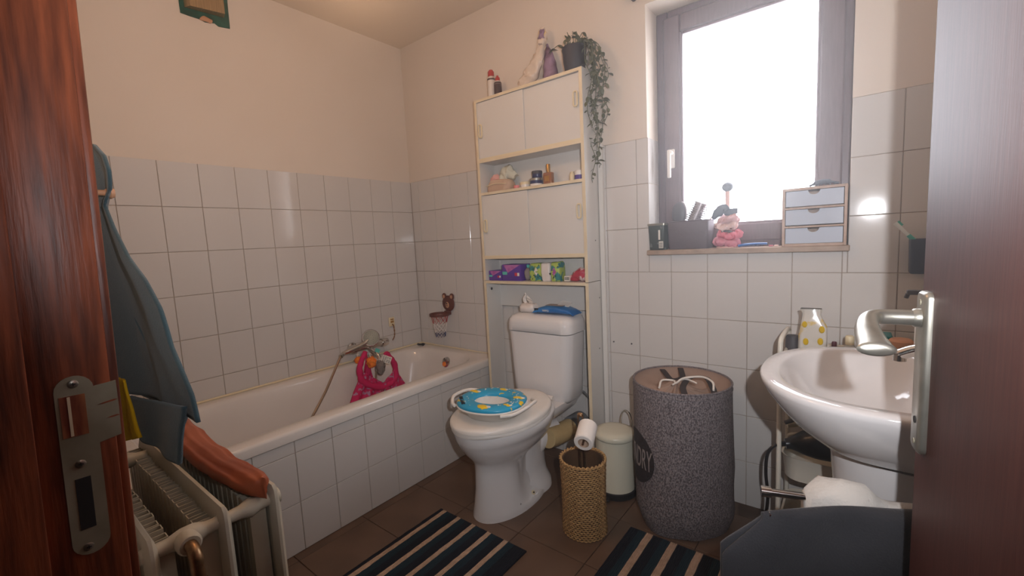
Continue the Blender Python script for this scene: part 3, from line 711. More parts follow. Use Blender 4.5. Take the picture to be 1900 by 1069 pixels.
for (dx, dy, tx, ty, zb) in ((.055, -.01, .105, -.01, 1.60), (.055, .0, .085, 0, 1.42), (.06, -.02, .125, -.03, 1.55), (.055, .01, .14, .0, 1.68), (.05, -.02, .095, -.05, 1.66),
                             (.06, .0, .155, -.02, 1.76), (.055, -.01, .115, .02, 1.50), (.05, .02, .10, .01, 1.75), (.05, -.03, .13, -.05, 1.83), (.055, .0, .108, -.03, 1.72)):
    top = pc+Vector((dx, dy, .125)); P_ = [pc+Vector((dx*.3, dy, .11)), top+Vector((.0, 0, .012)), pc+Vector((tx*.85, ty, .09))]
    z = CT+.02
    while z > zb: P_.append(Vector((pc.x+tx+random.uniform(-.018, .018), pc.y+ty+random.uniform(-.012, .012), z))); z -= .07
    P_.append(Vector((pc.x+tx+random.uniform(-.014, .014), pc.y+ty, zb))); vine(P_, .020 if zb > 1.5 else .017, sc=.85)
for k in range(16):
    an = 2*pi*k/16; r_ = random.uniform(.03, .075)
    vine([pc+Vector((.02*cos(an), .02*sin(an), .105)), pc+Vector((r_*.6*cos(an), r_*.6*sin(an), .14)), pc+Vector((r_*cos(an), max(r_*sin(an), -.06), random.uniform(.11, .18)))], .015, sc=1.0)
vine([pc+Vector((-.03, 0, .11)), pc+Vector((-.07, -.01, .15)), pc+Vector((-.105, -.02, .135)), pc+Vector((-.12, -.02, .12))], .014, sc=1)
for q, an, s_, tl in leaves[:290]:
    o = inst('leaf', leaf_me, pt, q, rot=(tl-.5, random.uniform(-.4, .4), an), scale=(s_, s_, s_))

# ---- upper open shelf (z = 1.436)
Z1 = 1.436
def soft_box(name, label, cat, c, hx, hy, h, m_, r=.02, top=.8, jit=.006, group=None, seed=1, parts=(), loc=None):
    t = thing(name, label, cat, c, group); a_ = G(); R_ = []
    for z_, s_ in ((0, .94), (.06, 1), (.35, 1.03), (.7, 1.0), (.92, (1+top)/2), (1, top)):
        R_.append(rr(c[0], c[1], c[2]+z_*h, hx*s_, hy*s_, min(r, hx*s_*.9, hy*s_*.9), 5))
    a_.loft(R_).jit(jit, 40, seed); a_.build('body', m_, t, ang=60); return t
wbg = soft_box('wash_bag', 'beige rounded wash bag on the upper cabinet shelf', 'wash bag', (.858, -.075, Z1), .078, .045, .062, 'beige_bag', .035, .82)
a = G(); a.tube(bez([(.79, -.122, Z1+.035), (.858, -.126, Z1+.042), (.93, -.122, Z1+.035)], 6), .0022, 6); a.build('zip', 'cream_plastic', wbg)
blob('flannel', 'crumpled pale green cloth stuffed on top of the beige wash bag', 'cloth', [(.86, -.07, Z1+.066), (.885, -.07, Z1+.085), (.91, -.065, Z1+.095), (.945, -.06, Z1+.07)], [.02, .034, .036, .018], 'pale_cloth', .8, .014, 40, 3, loc=(.9, -.07, Z1+.06))
blob('flannel', 'crumpled pink cloth at the left of the pale green cloth on the wash bag', 'cloth', [(.80, -.08, Z1+.062), (.825, -.08, Z1+.078), (.855, -.078, Z1+.072)], [.014, .022, .014], 'pink_cloth', .8, .01, 50, 6, loc=(.82, -.08, Z1+.06))
lathe_thing('cosmetic_jar', 'tiny pink-lidded pot next to the beige wash bag', 'jar', (.985, -.105, Z1), [('pot', 'pink_lid', [(.014, 0), (.015, .002), (.015, .018), (.013, .019)])])
lathe_thing('cosmetic_jar', 'flat white jar between the pink pot and the stacked navy jars', 'jar', (1.020, -.075, Z1), [('pot', 'white_plastic', [(.024, 0), (.026, .003), (.026, .020)]), ('lid', 'cream_plastic', [(.027, .020), (.027, .032), (.025, .034)])])
lathe_thing('cosmetic_jar', 'wide navy and silver jar under a smaller jar on the shelf', 'jar', (1.098, -.085, Z1), [('pot', 'white_plastic', [(.030, 0), (.033, .003), (.033, .014)]), ('band', 'navy_lid', [(.0335, .014), (.0335, .030)]), ('lid', 'steel', [(.034, .030), (.034, .040), (.032, .042)])])
lathe_thing('cosmetic_jar', 'smaller navy jar with grey lid stacked on the wide navy jar', 'jar', (1.104, -.085, Z1+.042), [('pot', 'navy_lid', [(.024, 0), (.026, .003), (.026, .020)]), ('lid', 'dark_grey', [(.027, .020), (.027, .034), (.025, .036)])])
t = thing('perfume_bottle', 'square amber perfume bottle with tall gold cap on the upper shelf', 'perfume', (1.172, -.085, Z1))
a = G(); a.box((1.148, -.100, Z1), (1.198, -.070, Z1+.062), bev=.006, seg=3); a.build('bottle', 'amber', t)
a = G(); a.box((1.160, -.1012, Z1+.018), (1.186, -.1000, Z1+.044)); a.build('front_label', 'gold', t, smooth=False)
a = G(); a.lathe([(.009, .062), (.009, .068), (.0105, .069), (.0105, .100), (.0095, .102)], (1.173, -.085, Z1), 20); a.build('cap', 'gold', t)
t = thing('nail_varnish', 'small pale bottle on the upper shelf next to the purple-topped jar', 'bottle', (1.305, -.08, Z1))
a = G(); a.lathe([(.012, 0), (.013, .002), (.013, .036), (.008, .042), (.008, .048)], (1.305, -.08, Z1), 18); a.build('bottle', 'cream_plastic', t)
t = thing('cosmetic_jar', 'small white jar with purple band at the right end of the upper shelf', 'jar', (1.348, -.085, Z1))
a = G(); a.lathe([(.022, 0), (.023, .002), (.023, .045), (.021, .047)], (1.348, -.085, Z1), 20); a.build('pot', 'white_plastic', t)
a = G(); a.lathe([(.0233, .006), (.0233, .026)], (1.348, -.085, Z1), 20); a.build('band', 'purple_lid', t)

# ---- lower open shelf (z = .954)
Z2 = .954
def pad_box(label, x0, x1, h, y0=-.125, y1=-.035):
    t = thing('pad_box', label, 'box', ((x0+x1)/2, (y0+y1)/2, Z2), 'purple boxes on the lower shelf'); a_ = G(); a_.box((x0, y0, Z2), (x1, y1, Z2+h), bev=.003, seg=2); a_.build('carton', 'purple_card', t)
    a_ = G(); xa, xb = x0+(x1-x0)*.1, x1-.004; zt = Z2+h-.002
    a_.add([Vector(q) for q in ((xa, y0-.001, zt), (xb, y0-.001, zt), (xa+(xb-xa)*.26, y0-.001, zt-h*.48), (xa, y0+.001, zt), (xb, y0+.001, zt), (xa+(xb-xa)*.26, y0+.001, zt-h*.48))], [(0, 1, 2), (3, 5, 4), (0, 3, 4, 1), (1, 4, 5, 2), (2, 5, 3, 0)])
    a_.build('flap', 'magenta', t, smooth=False)
    W_ = x1-x0
    a_ = G(); a_.box((x0+.003, y0-.001, Z2+h*.38), (x0+W_*.28, y0+.001, Z2+h*.56)); a_.build('teal_label', 'teal_label', t, smooth=False)
    a_ = G(); a_.box((x0+W_*.68, y0-.001, Z2+h*.30), (x0+W_*.82, y0+.001, Z2+h*.5)); a_.build('red_label', 'red_label', t, smooth=False)
    a_ = G(); a_.box((x0+W_*.82, y0-.001, Z2+h*.30), (x0+W_*.92, y0+.001, Z2+h*.5)); a_.build('grey_label', 'white_plastic', t, smooth=False)
pad_box('small purple carton at the left end of the lower shelf', .775, .868, .055)
pad_box('larger purple carton right of the small one on the lower shelf', .872, 1.0, .088)
t = thing('cotton_bag', 'clear bag of cotton pads with teal drawstring beside the larger purple carton', 'bag', (1.022, -.075, Z2))
a = G(); a.ball((1.022, -.085, Z2+.034), .03, 18, 12, (.62, 1, 1.13)).jit(.004, 70); a.build('cotton_pads', 'print_grey', t)
a = G(); a.ball((1.022, -.085, Z2+.074), .012, 10, 8, (.9, 1, 1)).jit(.006, 80); a.build('drawstring', 'teal_label', t)
def wet_pack(label, x0, x1, h, m_, g_=None):
    t = thing('tissue_pack', label, 'tissues', ((x0+x1)/2, -.08, Z2), g_); cxx = (x0+x1)/2; a_ = G()
    a_.loft([rr(cxx, -.082, Z2+z_*h, (x1-x0)/2*s_, .034*s_, .012, 5) for z_, s_ in ((0, .85), (.08, 1), (.5, 1.04), (.92, 1), (1, .82))]).jit(.004, 50, x0*50); a_.build('wrapper', m_, t, ang=60)
    return t
k1 = wet_pack('yellow-green flowered tissue pack left of the white pack', 1.046, 1.118, .092, 'green_pack')
k2 = wet_pack('glossy white tissue pack between two green ones', 1.122, 1.176, .094, 'white_pack')
k3 = wet_pack('yellow-green tissue pack with pink diamond right of the white pack', 1.180, 1.232, .098, 'green_pack')
for kk, cxx, m_ in ((k1, 1.095, 'white_pack'), (k3, 1.203, 'magenta')):
    a = G(); cz = Z2+.05
    a.add([Vector(q) for q in ((cxx-.014, -.1185, cz), (cxx, -.1195, cz+.022), (cxx+.014, -.1185, cz), (cxx, -.1195, cz-.022), (cxx, -.112, cz))], [(0, 1, 2, 3), (0, 4, 1), (1, 4, 2), (2, 4, 3), (3, 4, 0)]); a.build('diamond', m_, kk, smooth=False)
    a = G()
    for k in range(14): q = Vector((cxx+random.uniform(-.028, .026), -.117, Z2+random.uniform(.01, .085))); a.ball(q, .0032, 7, 5, (1, .5, 1.2))
    a.build('flower', 'dark_print', kk)
t = thing('snack_packet', 'red and white crumpled packet at the right end of the lower shelf', 'packet', (1.33, -.09, Z2))
blob('', '', '', [(1.272, -.095, Z2+.016), (1.30, -.09, Z2+.02), (1.34, -.085, Z2+.035), (1.372, -.085, Z2+.030)], [.008, .02, .034, .028], 'red_pack', .9, .006, 50, 4, parent=t)
a = G(); a.box((1.262, -.118, Z2+.004), (1.292, -.110, Z2+.028)); a.build('barcode_label', 'paper', t, smooth=False)
a = G()
for k in range(9): a.box((1.265+k*.003, -.1188, Z2+.008), (1.2662+k*.003+random.uniform(0, .0008), -.1182, Z2+.024))
a.build('barcode', 'ink', t, smooth=False)

# ================================================================ TOILET
TX = 1.168
wc = thing('toilet', 'white floor-standing toilet with close-coupled cistern under the cabinet', 'toilet', (TX, -.45, 0))
def egg(cx_, y0, y1, z, hw, n=40, e=2.15, waist=0):
    cy_ = (y0+y1)/2; ry = abs(y1-y0)/2
    def f(x, y):
        t = y/ry                           # -1 front … 1 back
        k = 1 - .10*max(0, -t)**2 + (.02*t if t > 0 else 0)
        q = min(1, max(0, (t+.35)/.6)); k *= 1-waist*q*q*(3-2*q); return x*k, y
    return ell(cx_, cy_, z, hw, ry, n, e, fn=f)
a = G()
rings = [egg(TX+.006, -.727, -.30, 0, .122), egg(TX+.006, -.724, -.30, .016, .121), egg(TX+.006, -.722, -.30, .028, .118, waist=.1), egg(TX+.004, -.716, -.31, .05, .112, waist=.38), egg(TX+.002, -.706, -.32, .12, .101, waist=.46), egg(TX, -.702, -.33, .19, .097, waist=.40),
         egg(TX, -.703, -.33, .232, .101, waist=.25), egg(TX, -.716, -.30, .256, .128, waist=.08), egg(TX, -.745, -.27, .29, .150), egg(TX, -.765, -.25, .325, .168), egg(TX, -.775, -.24, .345, .173), egg(TX, -.777, -.24, .350, .178), egg(TX, -.785, -.235, .385, .184), egg(TX, -.785, -.235, .392, .180)]
a.loft(rings)
pan = a.build('pan', 'porcelain', wc, ang=70)
a = G()    # rear shelf and trap way
a.loft([rr(TX, -.20, z, hx, hy, .03, 5) for z, hx, hy in ((.30, .09, .10), (.33, .12, .13), (.355, .13, .14), (.375, .13, .14))]); a.build('cistern_shelf', 'porcelain', wc)
a = G(); a.tube(bez([(TX, -.40, .13), (TX+.01, -.33, .17), (TX+.03, -.27, .22), (TX+.05, -.2, .215)], 5), [.055]*8+[.056]*8, 20)
a.loft([egg(TX+.01, -.50, -.26, z, hw) for z, hw in ((0, .105), (.03, .10), (.06, .066), (.1, .056), (.22, .056), (.31, .08))]); a.build('trapway', 'porcelain', wc, ang=60)
for (x, y, z) in ((TX+.108, -.575, .034), (TX+.104, -.470, .034)):
    a = G(); a.lathe([(.010, 0), (.010, .003), (.006, .004)], (x, y, z), 14, axis=(.8, 0, .6)); bt = a.build('bolt_cover', 'cream_plastic', wc)
    a = G(); a.lathe([(.004, .004), (.003, .007)], (x, y, z), 10, axis=(.8, 0, .6)); a.build('bolt', 'dark_grey', bt)
a = G(); a.loft([egg(TX, -.792, -.275, z, hw) for z, hw in ((.394, .180), (.396, .187), (.406, .188), (.409, .184))]); a.build('seat', 'white_plastic', wc, ang=60)
a = G(); a.loft([egg(TX, y0, -.272, z, hw) for z, hw, y0 in ((.4105, .184, -.792), (.412, .190, -.796), (.424, .190, -.796), (.431, .184, -.790), (.435, .160, -.765), (.436, .05, -.6))]); a.build('lid', 'white_plastic', wc, ang=60)
a = G()
for s_ in (-1, 1): a.tube([(TX+s_*.075-.02, -.262, .405), (TX+s_*.075+.02, -.262, .405)], .011, 12)
a.build('hinge', 'white_plastic', wc)
# cistern
CN = 1.155
def cring(z, hx, y0, y1, r=.04): return rr(CN, (y0+y1)/2, z, hx, abs(y1-y0)/2, r, 7)
a = G(); a.loft([cring(z, hx, y0, -.045, r) for z, hx, y0, r in ((.360, .13, -.20, .03), (.364, .150, -.215, .04), (.385, .165, -.226, .045), (.45, .172, -.229, .05), (.70, .186, -.232, .05), (.708, .186, -.232, .05))]); ci = a.build('cistern', 'porcelain', wc, ang=60)
a = G(); a.loft([cring(z, hx, y0, -.040, r) for z, hx, y0, r in ((.711, .184, -.231, .05), (.713, .190, -.236, .05), (.745, .190, -.236, .05), (.768, .187, -.233, .052), (.785, .176, -.222, .05), (.795, .155, -.20, .045), (.798, .11, -.17, .03))]); cl = a.build('cistern_lid', 'porcelain', wc, ang=70)
a = G(); a.lathe([(.016, 0), (.016, .004), (.011, .006)], (CN-.03, -.13, .797), 20); a.build('flush_button', 'chrome', cl)
a = G(); a.tube(bez([(1.245, -.30, .215), (1.25, -.22, .205), (1.262, -.12, .20)], 4), [.048]*3+[.05]*6, 20); a.build('outlet_pipe', 'pvc_beige', wc, label='yellowed plastic outlet pipe')
a = G(); a.tube([(1.262, -.10, .20), (1.268, -.012, .20)], .056, 20); a.build('wall_collar', 'pvc_grey', wc)
a = G(); a.tube(bez([(1.33, -.09, .40), (1.345, -.06, .36), (1.35, -.035, .30), (1.35, -.01, .27)], 4), .005, 8); a.build('supply_hose', 'pvc_grey', wc)

# kids' training seat on the lid
KZ = .4572; kc = Vector((TX+.014, -.612, KZ)); kr = radians(14)
ks = thing('training_seat', "child's padded training seat with blue printed cushion lying on the toilet lid", 'toilet seat', kc)
def kring(z, rx, ry): return ell(kc.x, kc.y, z, rx*.95, ry*.95, 40, 2.2, kr)
a = G(); a.loft([kring(KZ+.0005-.02, .105, .090), kring(KZ+.002-.02, .112, .098), kring(KZ+.016, .128, .116), kring(KZ+.022, .155, .142), kring(KZ+.030, .160, .147), kring(KZ+.034, .156, .143), kring(KZ+.034, .078, .056), kring(KZ+.02, .076, .054), kring(KZ-.014, .074, .052), kring(KZ-.016, .09, .076), kring(KZ+.0005-.02, .105, .090)], False, False); a.build('base', 'white_plastic', ks, ang=60)
a = G(); a.loft([kring(KZ+.033, .155, .142), kring(KZ+.040, .158, .145), kring(KZ+.048, .150, .137), kring(KZ+.052, .130, .116), kring(KZ+.051, .108, .088), kring(KZ+.046, .090, .067), kring(KZ+.038, .082, .060), kring(KZ+.033, .081, .059)], False, False); cu = a.build('cushion', 'seat_print', ks, ang=70, label='blue cushion with yellow and white print')
a = G()
rnd = random.Random(5)
for k in range(34):
    an = rnd.uniform(0, 2*pi); t = rnd.uniform(.75, .95); q = Vector((kc.x+.135*t*cos(an+kr)*1.02, kc.y+.124*t*sin(an+kr), KZ+.0515)); a.ball(q, rnd.uniform(.0022, .0045), 7, 4, (1, 1, .35))
a.build('bubble', 'paper', cu)
for an, r_ in ((-1.25, .024), (-.35, .016), (.55, .020), (1.75, .018), (2.95, .020)):
    q = Vector((kc.x+.128*cos(an)*.93, kc.y+.112*sin(an)*.93, KZ+.0500)); a = G(); a.ball(q, r_, 14, 6, (1.3, .8, .16)); yp = a.build('yellow_patch', 'yellow_print', cu)
    a = G(); a.ball(q+Vector((r_*.9, r_*.3, .001)), r_*.5, 10, 5, (1.2, .8, .25)); a.build('white_patch', 'paper', yp if False else cu)
# lettering printed on the front left
def tfn(x, y, z):
    u = Vector((cos(radians(-38)), sin(radians(-38)), 0)); v = Vector((-u.y, u.x, 0)); c_ = Vector((kc.x-.087, kc.y-.093, KZ+.0515)); return c_+u*x+v*y+Vector((0, 0, z))
text('lettering', 'BABY SHARK', .021, tfn, 'ink', cu, xs=.8, bold=.0008)
for s_, ps in ((-1, [(-.10, .12, .026), (-.155, .105, .034), (-.178, .06, .040), (-.184, -.01, .040), (-.160, -.06, .03), (-.140, -.075, .026)]), (1, [(.10, -.125, .026), (.150, -.105, .034), (.178, -.05, .042), (.186, .0, .044), (.184, .04, .040), (.150, .085, .026)])):
    a = G(); a.tube(bez([kc+Vector((x*cos(kr)-y*sin(kr), x*sin(kr)+y*cos(kr), z)) for x, y, z in ps], 5), .0075, 10); a.build('grip_handle', 'white_plastic', ks)

# on the cistern
CZ = .797
t = thing('tissue_pouch', 'crumpled white tissue pouch with a tissue pulled out on the cistern lid', 'tissues', (1.06, -.15, CZ))
a = G(); a.loft([rr(1.062, -.15, CZ+z, hx, hy, .018, 5) for z, hx, hy in ((.001, .040, .028), (.012, .048, .034), (.03, .046, .033), (.042, .036, .026), (.045, .015, .01))]).jit(.007, 60).jit(.003, 140); a.build('pouch', 'white_pack', t, ang=70)
a = G(); A = Vector((1.06, -.15, CZ+.04))
for k_ in range(3):
    def tf(u, v, k_=k_):
        an = k_*1.05+(u-.5)*1.6; r_ = .006+.020*sin(pi*min(1, v*1.15))+.006*noise.noise(Vector((u*4, v*5, k_)))
        return A+Vector((r_*cos(an)*(1 if k_ % 2 else -1)-.012*v, r_*sin(an)*.7, .066*v*(1-.25*k_)*(1-.3*abs(u-.4))-.004))
    a.grid(tf, 10, 12)
a.build('tissue', 'toilet_paper', t, ang=80, solid=.001)
a = G(); a.box((1.03, -.166, CZ+.036), (1.055, -.145, CZ+.044), rot=Matrix.Rotation(.4, 3, 'Z')); a.build('green_tab', 'turquoise', t, smooth=False)
a = G(); a.box((1.082, -.16, CZ+.036), (1.095, -.148, CZ+.043), rot=Matrix.Rotation(-.3, 3, 'Z')); a.build('red_tab', 'red_label', t, smooth=False)
t = thing('wipes_pack', 'flat blue pack of wipes with open white flap lying on the cistern lid', 'wipes', (1.22, -.14, CZ))
def wpf(s_): return s_
R = []
for i in range(17):
    u = i/16; x = 1.112+.23*u; hgt = .040*(sin(pi*min(1, max(0, u*1.02)))**.45)+.0015; wd = .052-.010*abs(u-.5)
    R.append([Vector((x, -.145+wd*cos(2*pi*k/20)+.012*(u-.5), CZ+.003+hgt*.5+(hgt*.5)*math.copysign(abs(sin(2*pi*k/20))**.7, sin(2*pi*k/20)))) for k in range(20)])
a = G(); a.loft(R).jit(.003, 60); wpb = a.build('pack', 'blue_film', t, ang=60)
a = G(); rt = Matrix.Rotation(radians(24), 3, 'X') @ Matrix.Rotation(radians(6), 3, 'Y')
a.box((1.235, -.15, CZ+.048), (1.30, -.105, CZ+.0505), rot=rt, bev=.001); a.build('resealable_flap', 'clear', t)
a = G(); a.box((1.175, -.17, CZ+.0425), (1.275, -.12, CZ+.0440), bev=.001); a.build('opening_label', 'print_grey', t)
def wfn(x, y, z): return Vector((1.195+x, -.1965-z, CZ+.021+y))
text('lettering', 'WIPES', .014, wfn, 'paper', wpb, ext=.001)
a = G(); a.box((1.128, -.1965, CZ+.010), (1.150, -.192, CZ+.030)); a.build('barcode', 'ink', wpb, smooth=False)

# ================================================================ ROLL STAND, SEAGRASS BASKET, BIN
BC = Vector((1.559, -.515, 0)); BR = .084; BH = .300
bs = thing('seagrass_basket', 'tall woven seagrass basket on the floor right of the toilet', 'basket', BC)
def brad(z): t = z/BH; return BR*(1.02-.05*sin(pi*t)+.02*t)
a = G(); a.lathe([(BR*.94, .002), (brad(.1)-.004, .1), (brad(.2)-.004, .2), (brad(BH)-.004, BH-.004), (brad(BH)-.010, BH-.004), (brad(.1)-.010, .1), (BR*.9, .01), (.001, .01)], BC, 36, cap=(True, False)); a.build('wall', 'seagrass_gap_shade', bs)  # wall coloured darker than the weave, shade of the gaps put into its colour
NS = 34; rowsN = 36
for i in range(rowsN):
    z = .004+(BH-.010)*i/(rowsN-1); a = G(); P_ = []
    for k in range(NS*2):
        an = 2*pi*k/(NS*2); r_ = brad(z)+(.0030 if (k+i) % 2 else -.0024)+.0015*noise.noise(Vector((k*.5, i*.7, 0)))
        P_.append(BC+Vector((r_*cos(an), r_*sin(an), z+.0016*noise.noise(Vector((k*.3, i*2., 5))))))
    a.tube(P_, .0034, 5, closed=True); a.build('weave_row', 'seagrass', bs, ang=80)
a = G(); P_ = []
for k in range(180): an = 2*pi*k/180; P_.append(BC+Vector(((brad(BH)+.003*cos(k*1.1))*cos(an), (brad(BH)+.003*cos(k*1.1))*sin(an), BH+.003*sin(k*1.1))))
a.tube(P_, .0042, 6, closed=True); a.build('rim', 'seagrass', bs)
# roll stand: wire loop rising from the basket, roll hangs on its arm
rs = thing('toilet_roll_stand', 'bronze wire toilet roll stand rising out of the seagrass basket', 'roll holder', (1.545, -.53, .02))
rc = at('y', -.545, 1087, 806); ax_ = Vector((.25, -.85, -.30)).normalized()
a = G()
for dx in (-.011, .011): a.tube(bez([(1.553+dx, -.50, .015), (1.553+dx, -.505, .25), (1.553+dx, -.51, rc.z+.04), (1.553+dx*.4, -.512, rc.z+.055)], 6), .0035, 8)
a.tube([rc-ax_*.07+Vector((0, 0, .004)), rc+ax_*.06+Vector((0, 0, .004))], .004, 8)
a.tube([Vector((1.553, -.50, .02)), Vector((1.553, -.50, .014))], .05, 20); a.build('wire_frame', 'brass_worn', rs)
a = G(); a.ball((1.553, -.512, rc.z+.058), .011, 12, 8, (1.2, 1, .8)); a.build('finial', 'brass_worn', rs)
tr_ = thing('toilet_roll', 'nearly finished white toilet roll hanging on the bronze stand above the basket', 'toilet paper', rc)
a = G(); hl = .048; a.lathe([(.021, -hl), (.034, -hl), (.037, -hl+.003), (.037, hl-.003), (.034, hl), (.021, hl), (.021, -hl)], rc, 32, axis=ax_, cap=(False, False)); a.build('paper', 'toilet_paper', tr_)
a = G(); a.lathe([(.0195, -hl), (.0205, -hl), (.0205, hl), (.0195, hl), (.0195, -hl)], rc, 24, axis=ax_, cap=(False, False)); a.build('core', 'beige_bag', tr_)
# pedal bin
PC = Vector((1.548, -.200, 0)); pbn = thing('pedal_bin', 'small cream pedal bin with dark base between the basket and the hamper', 'bin', PC)
a = G(); a.lathe([(.088, .030), (.086, .034), (.086, .262)], PC, 40); a.build('body', 'bin_paint', pbn)
a = G(); a.lathe([(.088, 0), (.092, .003), (.092, .028), (.088, .032)], PC, 40); a.build('base_ring', 'black_matte', pbn)
a = G(); a.lathe([(.088, .264), (.091, .267), (.091, .280), (.084, .292), (.06, .299), (.02, .301)], PC, 40); a.build('lid', 'bin_paint', pbn, ang=60)
a = G(); a.tube([PC+Vector((.026*cos(t)+.022, .080, .306+.055*sin(t))) for t in [-.7+(pi+1.4)*k/14 for k in range(15)]], .0030, 8); a.build('carry_handle', 'chrome', pbn)
a = G(); a.box(PC+Vector((-.02, -.118, .008)), PC+Vector((.02, -.088, .016)), bev=.003); a.build('pedal', 'black_matte', pbn)

# ================================================================ LAUNDRY HAMPER
HC = Vector((1.852, -.222, 0)); HRR = .185; HH = .585
hm = thing('laundry_hamper', 'tall round grey fabric laundry hamper with dark printed circle below the window', 'laundry basket', HC)
def hrad(an, z):
    t = z/HH; sag = .008*sin(3*an+1)*(1-t)+.006*noise.noise(Vector((cos(an)*2, sin(an)*2, z*9)))
    return HRR*(1+.012*sin(pi*t))-.018*max(0, .12-t)/.12*1.2+sag*(1.2-t)
def hring(z, off=0, n=64): return [HC+Vector(((hrad(2*pi*k/n, z)+off)*cos(2*pi*k/n), (hrad(2*pi*k/n, z)+off)*sin(2*pi*k/n), z)) for k in range(n)]
a = G(); a.loft([hring(z) for z in (.003, .012, .03, .05, .08, .12, .18, .25, .33, .41, .49, .55, HH-.004)]+[hring(HH, -.002), hring(HH-.004, -.006)], True, False); a.build('outer_fabric', 'hamper_fabric', hm, ang=70)
a = G(); a.tube(hring(HH-.002, -.002), .0042, 8, closed=True); a.tube(hring(HH-.022, .0012), .0012, 5, closed=True); a.build('rim_piping', 'hamper_fabric', hm)
n = 64; R = [hring(HH-.004, -.006)]
for z, s_ in ((HH-.015, .97), (HH-.035, .90), (HH-.052, .72), (HH-.055, .5), (HH-.045, .28), (HH-.025, .10), (HH-.018, .02)):
    R.append([HC+Vector((HRR*s_*cos(2*pi*k/n)*(1+.05*sin(9*2*pi*k/n)*(1-s_))-.015*(1-s_), HRR*s_*sin(2*pi*k/n), z+.010*(1-s_)*sin(2*pi*k*11/n)+.012*noise.noise(Vector((cos(2*pi*k/n)*3, sin(2*pi*k/n)*3, s_*3))))) for k in range(n)])
a = G(); a.loft(R, False, True); a.build('drawn_lining', 'hamper_lining', hm, ang=80)
def strap(pts, name='handle_strap'):
    P_ = bez(pts, 6); a_ = G(); R_ = []
    for i, q in enumerate(P_):
        d = (P_[min(i+1, len(P_)-1)]-P_[max(i-1, 0)]).normalized(); s_ = d.cross(Vector((0, 0, 1))).normalized()*.011; u_ = s_.cross(d).normalized()*.0014
        R_.append([q+s_+u_, q+s_-u_, q-s_-u_, q-s_+u_])
    a_.loft(R_); a_.build(name, 'strap', hm, ang=60)
H0 = HH-.004
strap([HC+Vector((-.115, .115, H0-.005)), HC+Vector((-.09, .07, H0+.0)), HC+Vector((-.045, .02, H0-.01)), HC+Vector((-.01, .045, H0-.005)), HC+Vector((-.028, .10, H0)), HC+Vector((-.05, .155, H0))])
strap([HC+Vector((.055, -.135, H0-.01)), HC+Vector((.03, -.07, H0)), HC+Vector((.035, .01, H0+.012)), HC+Vector((.085, .035, H0+.012)), HC+Vector((.125, -.03, H0)), HC+Vector((.150, -.095, H0-.01))])
a = G(); a.tube(bez([HC+Vector((-.045, -.12, H0-.004)), HC+Vector((-.055, -.06, H0+.006)), HC+Vector((-.02, -.035, H0+.004)), HC+Vector((.0, -.06, H0+.004)), HC+Vector((.02, -.03, H0+.018)), HC+Vector((.08, -.005, H0+.026)), HC+Vector((.125, -.03, H0+.02)), HC+Vector((.14, -.075, H0+.004))], 7), .004, 8)
a.tube(bez([HC+Vector((-.005, -.085, H0+.004)), HC+Vector((.02, -.02, H0+.012)), HC+Vector((.07, -.035, H0+.008))], 6), .0035, 8); a.build('drawstring', 'cord', hm)
# printed circle and lettering wrapped round the side
A0 = radians(-136); CZ_ = .290; CRR = .106
def wrap(x, y, z): an = A0+x/HRR; zz = CZ_+y; r_ = hrad(an % (2*pi), zz)+.0008+z; return HC+Vector((r_*cos(an), r_*sin(an), zz))
a = G(); V = [wrap(0, 0, 0)]; F = []
for i in range(1, 9):
    for k in range(40): V.append(wrap(CRR*i/8*cos(2*pi*k/40), CRR*i/8*sin(2*pi*k/40), .0006))
for k in range(40): F.append((0, 1+k, 1+(k+1) % 40))
for i in range(7):
    for k in range(40): b0 = 1+i*40; F.append((b0+k, b0+(k+1) % 40, b0+40+(k+1) % 40, b0+40+k))
a.add(V, F); a.build('printed_circle', 'hamper_print', hm, ang=80, label='dark circle printed on the side')
text('lettering', 'LAUNDRY', .115, lambda x, y, z: wrap(x, y, .0012+z), 'print_grey', hm, xs=.36, ext=.0003, cuts=2)

# ================================================================ BATH MATS
def rug(label, x0, x1, y0, y1, pattern):
    t = thing('bath_mat', label, 'bath mat', ((x0+x1)/2, (y0+y1)/2, 0), 'striped bath mats'); x = x0; k = 0
    while x < x1-.002:
        w_, m_ = pattern[k % len(pattern)]; xb = min(x+w_, x1); a_ = G(); n2 = max(2, int((xb-x)/.0055)); L_ = 44
        def f(u, v, x=x, xb=xb, n2=n2):
            X = x+(xb-x)*u; wob = .0022*noise.noise(Vector((X*40, v*16, 2)))
            return Vector((X+wob, y0+(y1-y0)*v, .0045+.0032*abs(sin(pi*u*n2))**.6+.0012*noise.noise(Vector((X*90, v*90, 0)))))
        a_.grid(f, n2*3, L_)
        a_.box((x, y0+.001, .0005), (xb, y1-.001, .0046)); a_.build('stripe', m_, t, ang=80); x = xb; k += 1
    return t
c1, tl, nv = (.021, 'cream_yarn'), (.031, 'teal_dark'), (.034, 'navy')
rug('striped navy, teal and cream bath mat in front of the toilet', .973, 1.444, -.759, -1.42, [(.018, 'navy')]+[c1, tl, nv]*5+[(.02, 'navy')])
rug('striped navy, teal and cream bath mat in front of the grey hamper', 1.708, 2.178, -.412, -1.05, [(.036, 'navy'), (.030, 'teal_dark')]+[(.026, 'cream_yarn'), (.036, 'navy'), (.030, 'teal_dark')]*6)

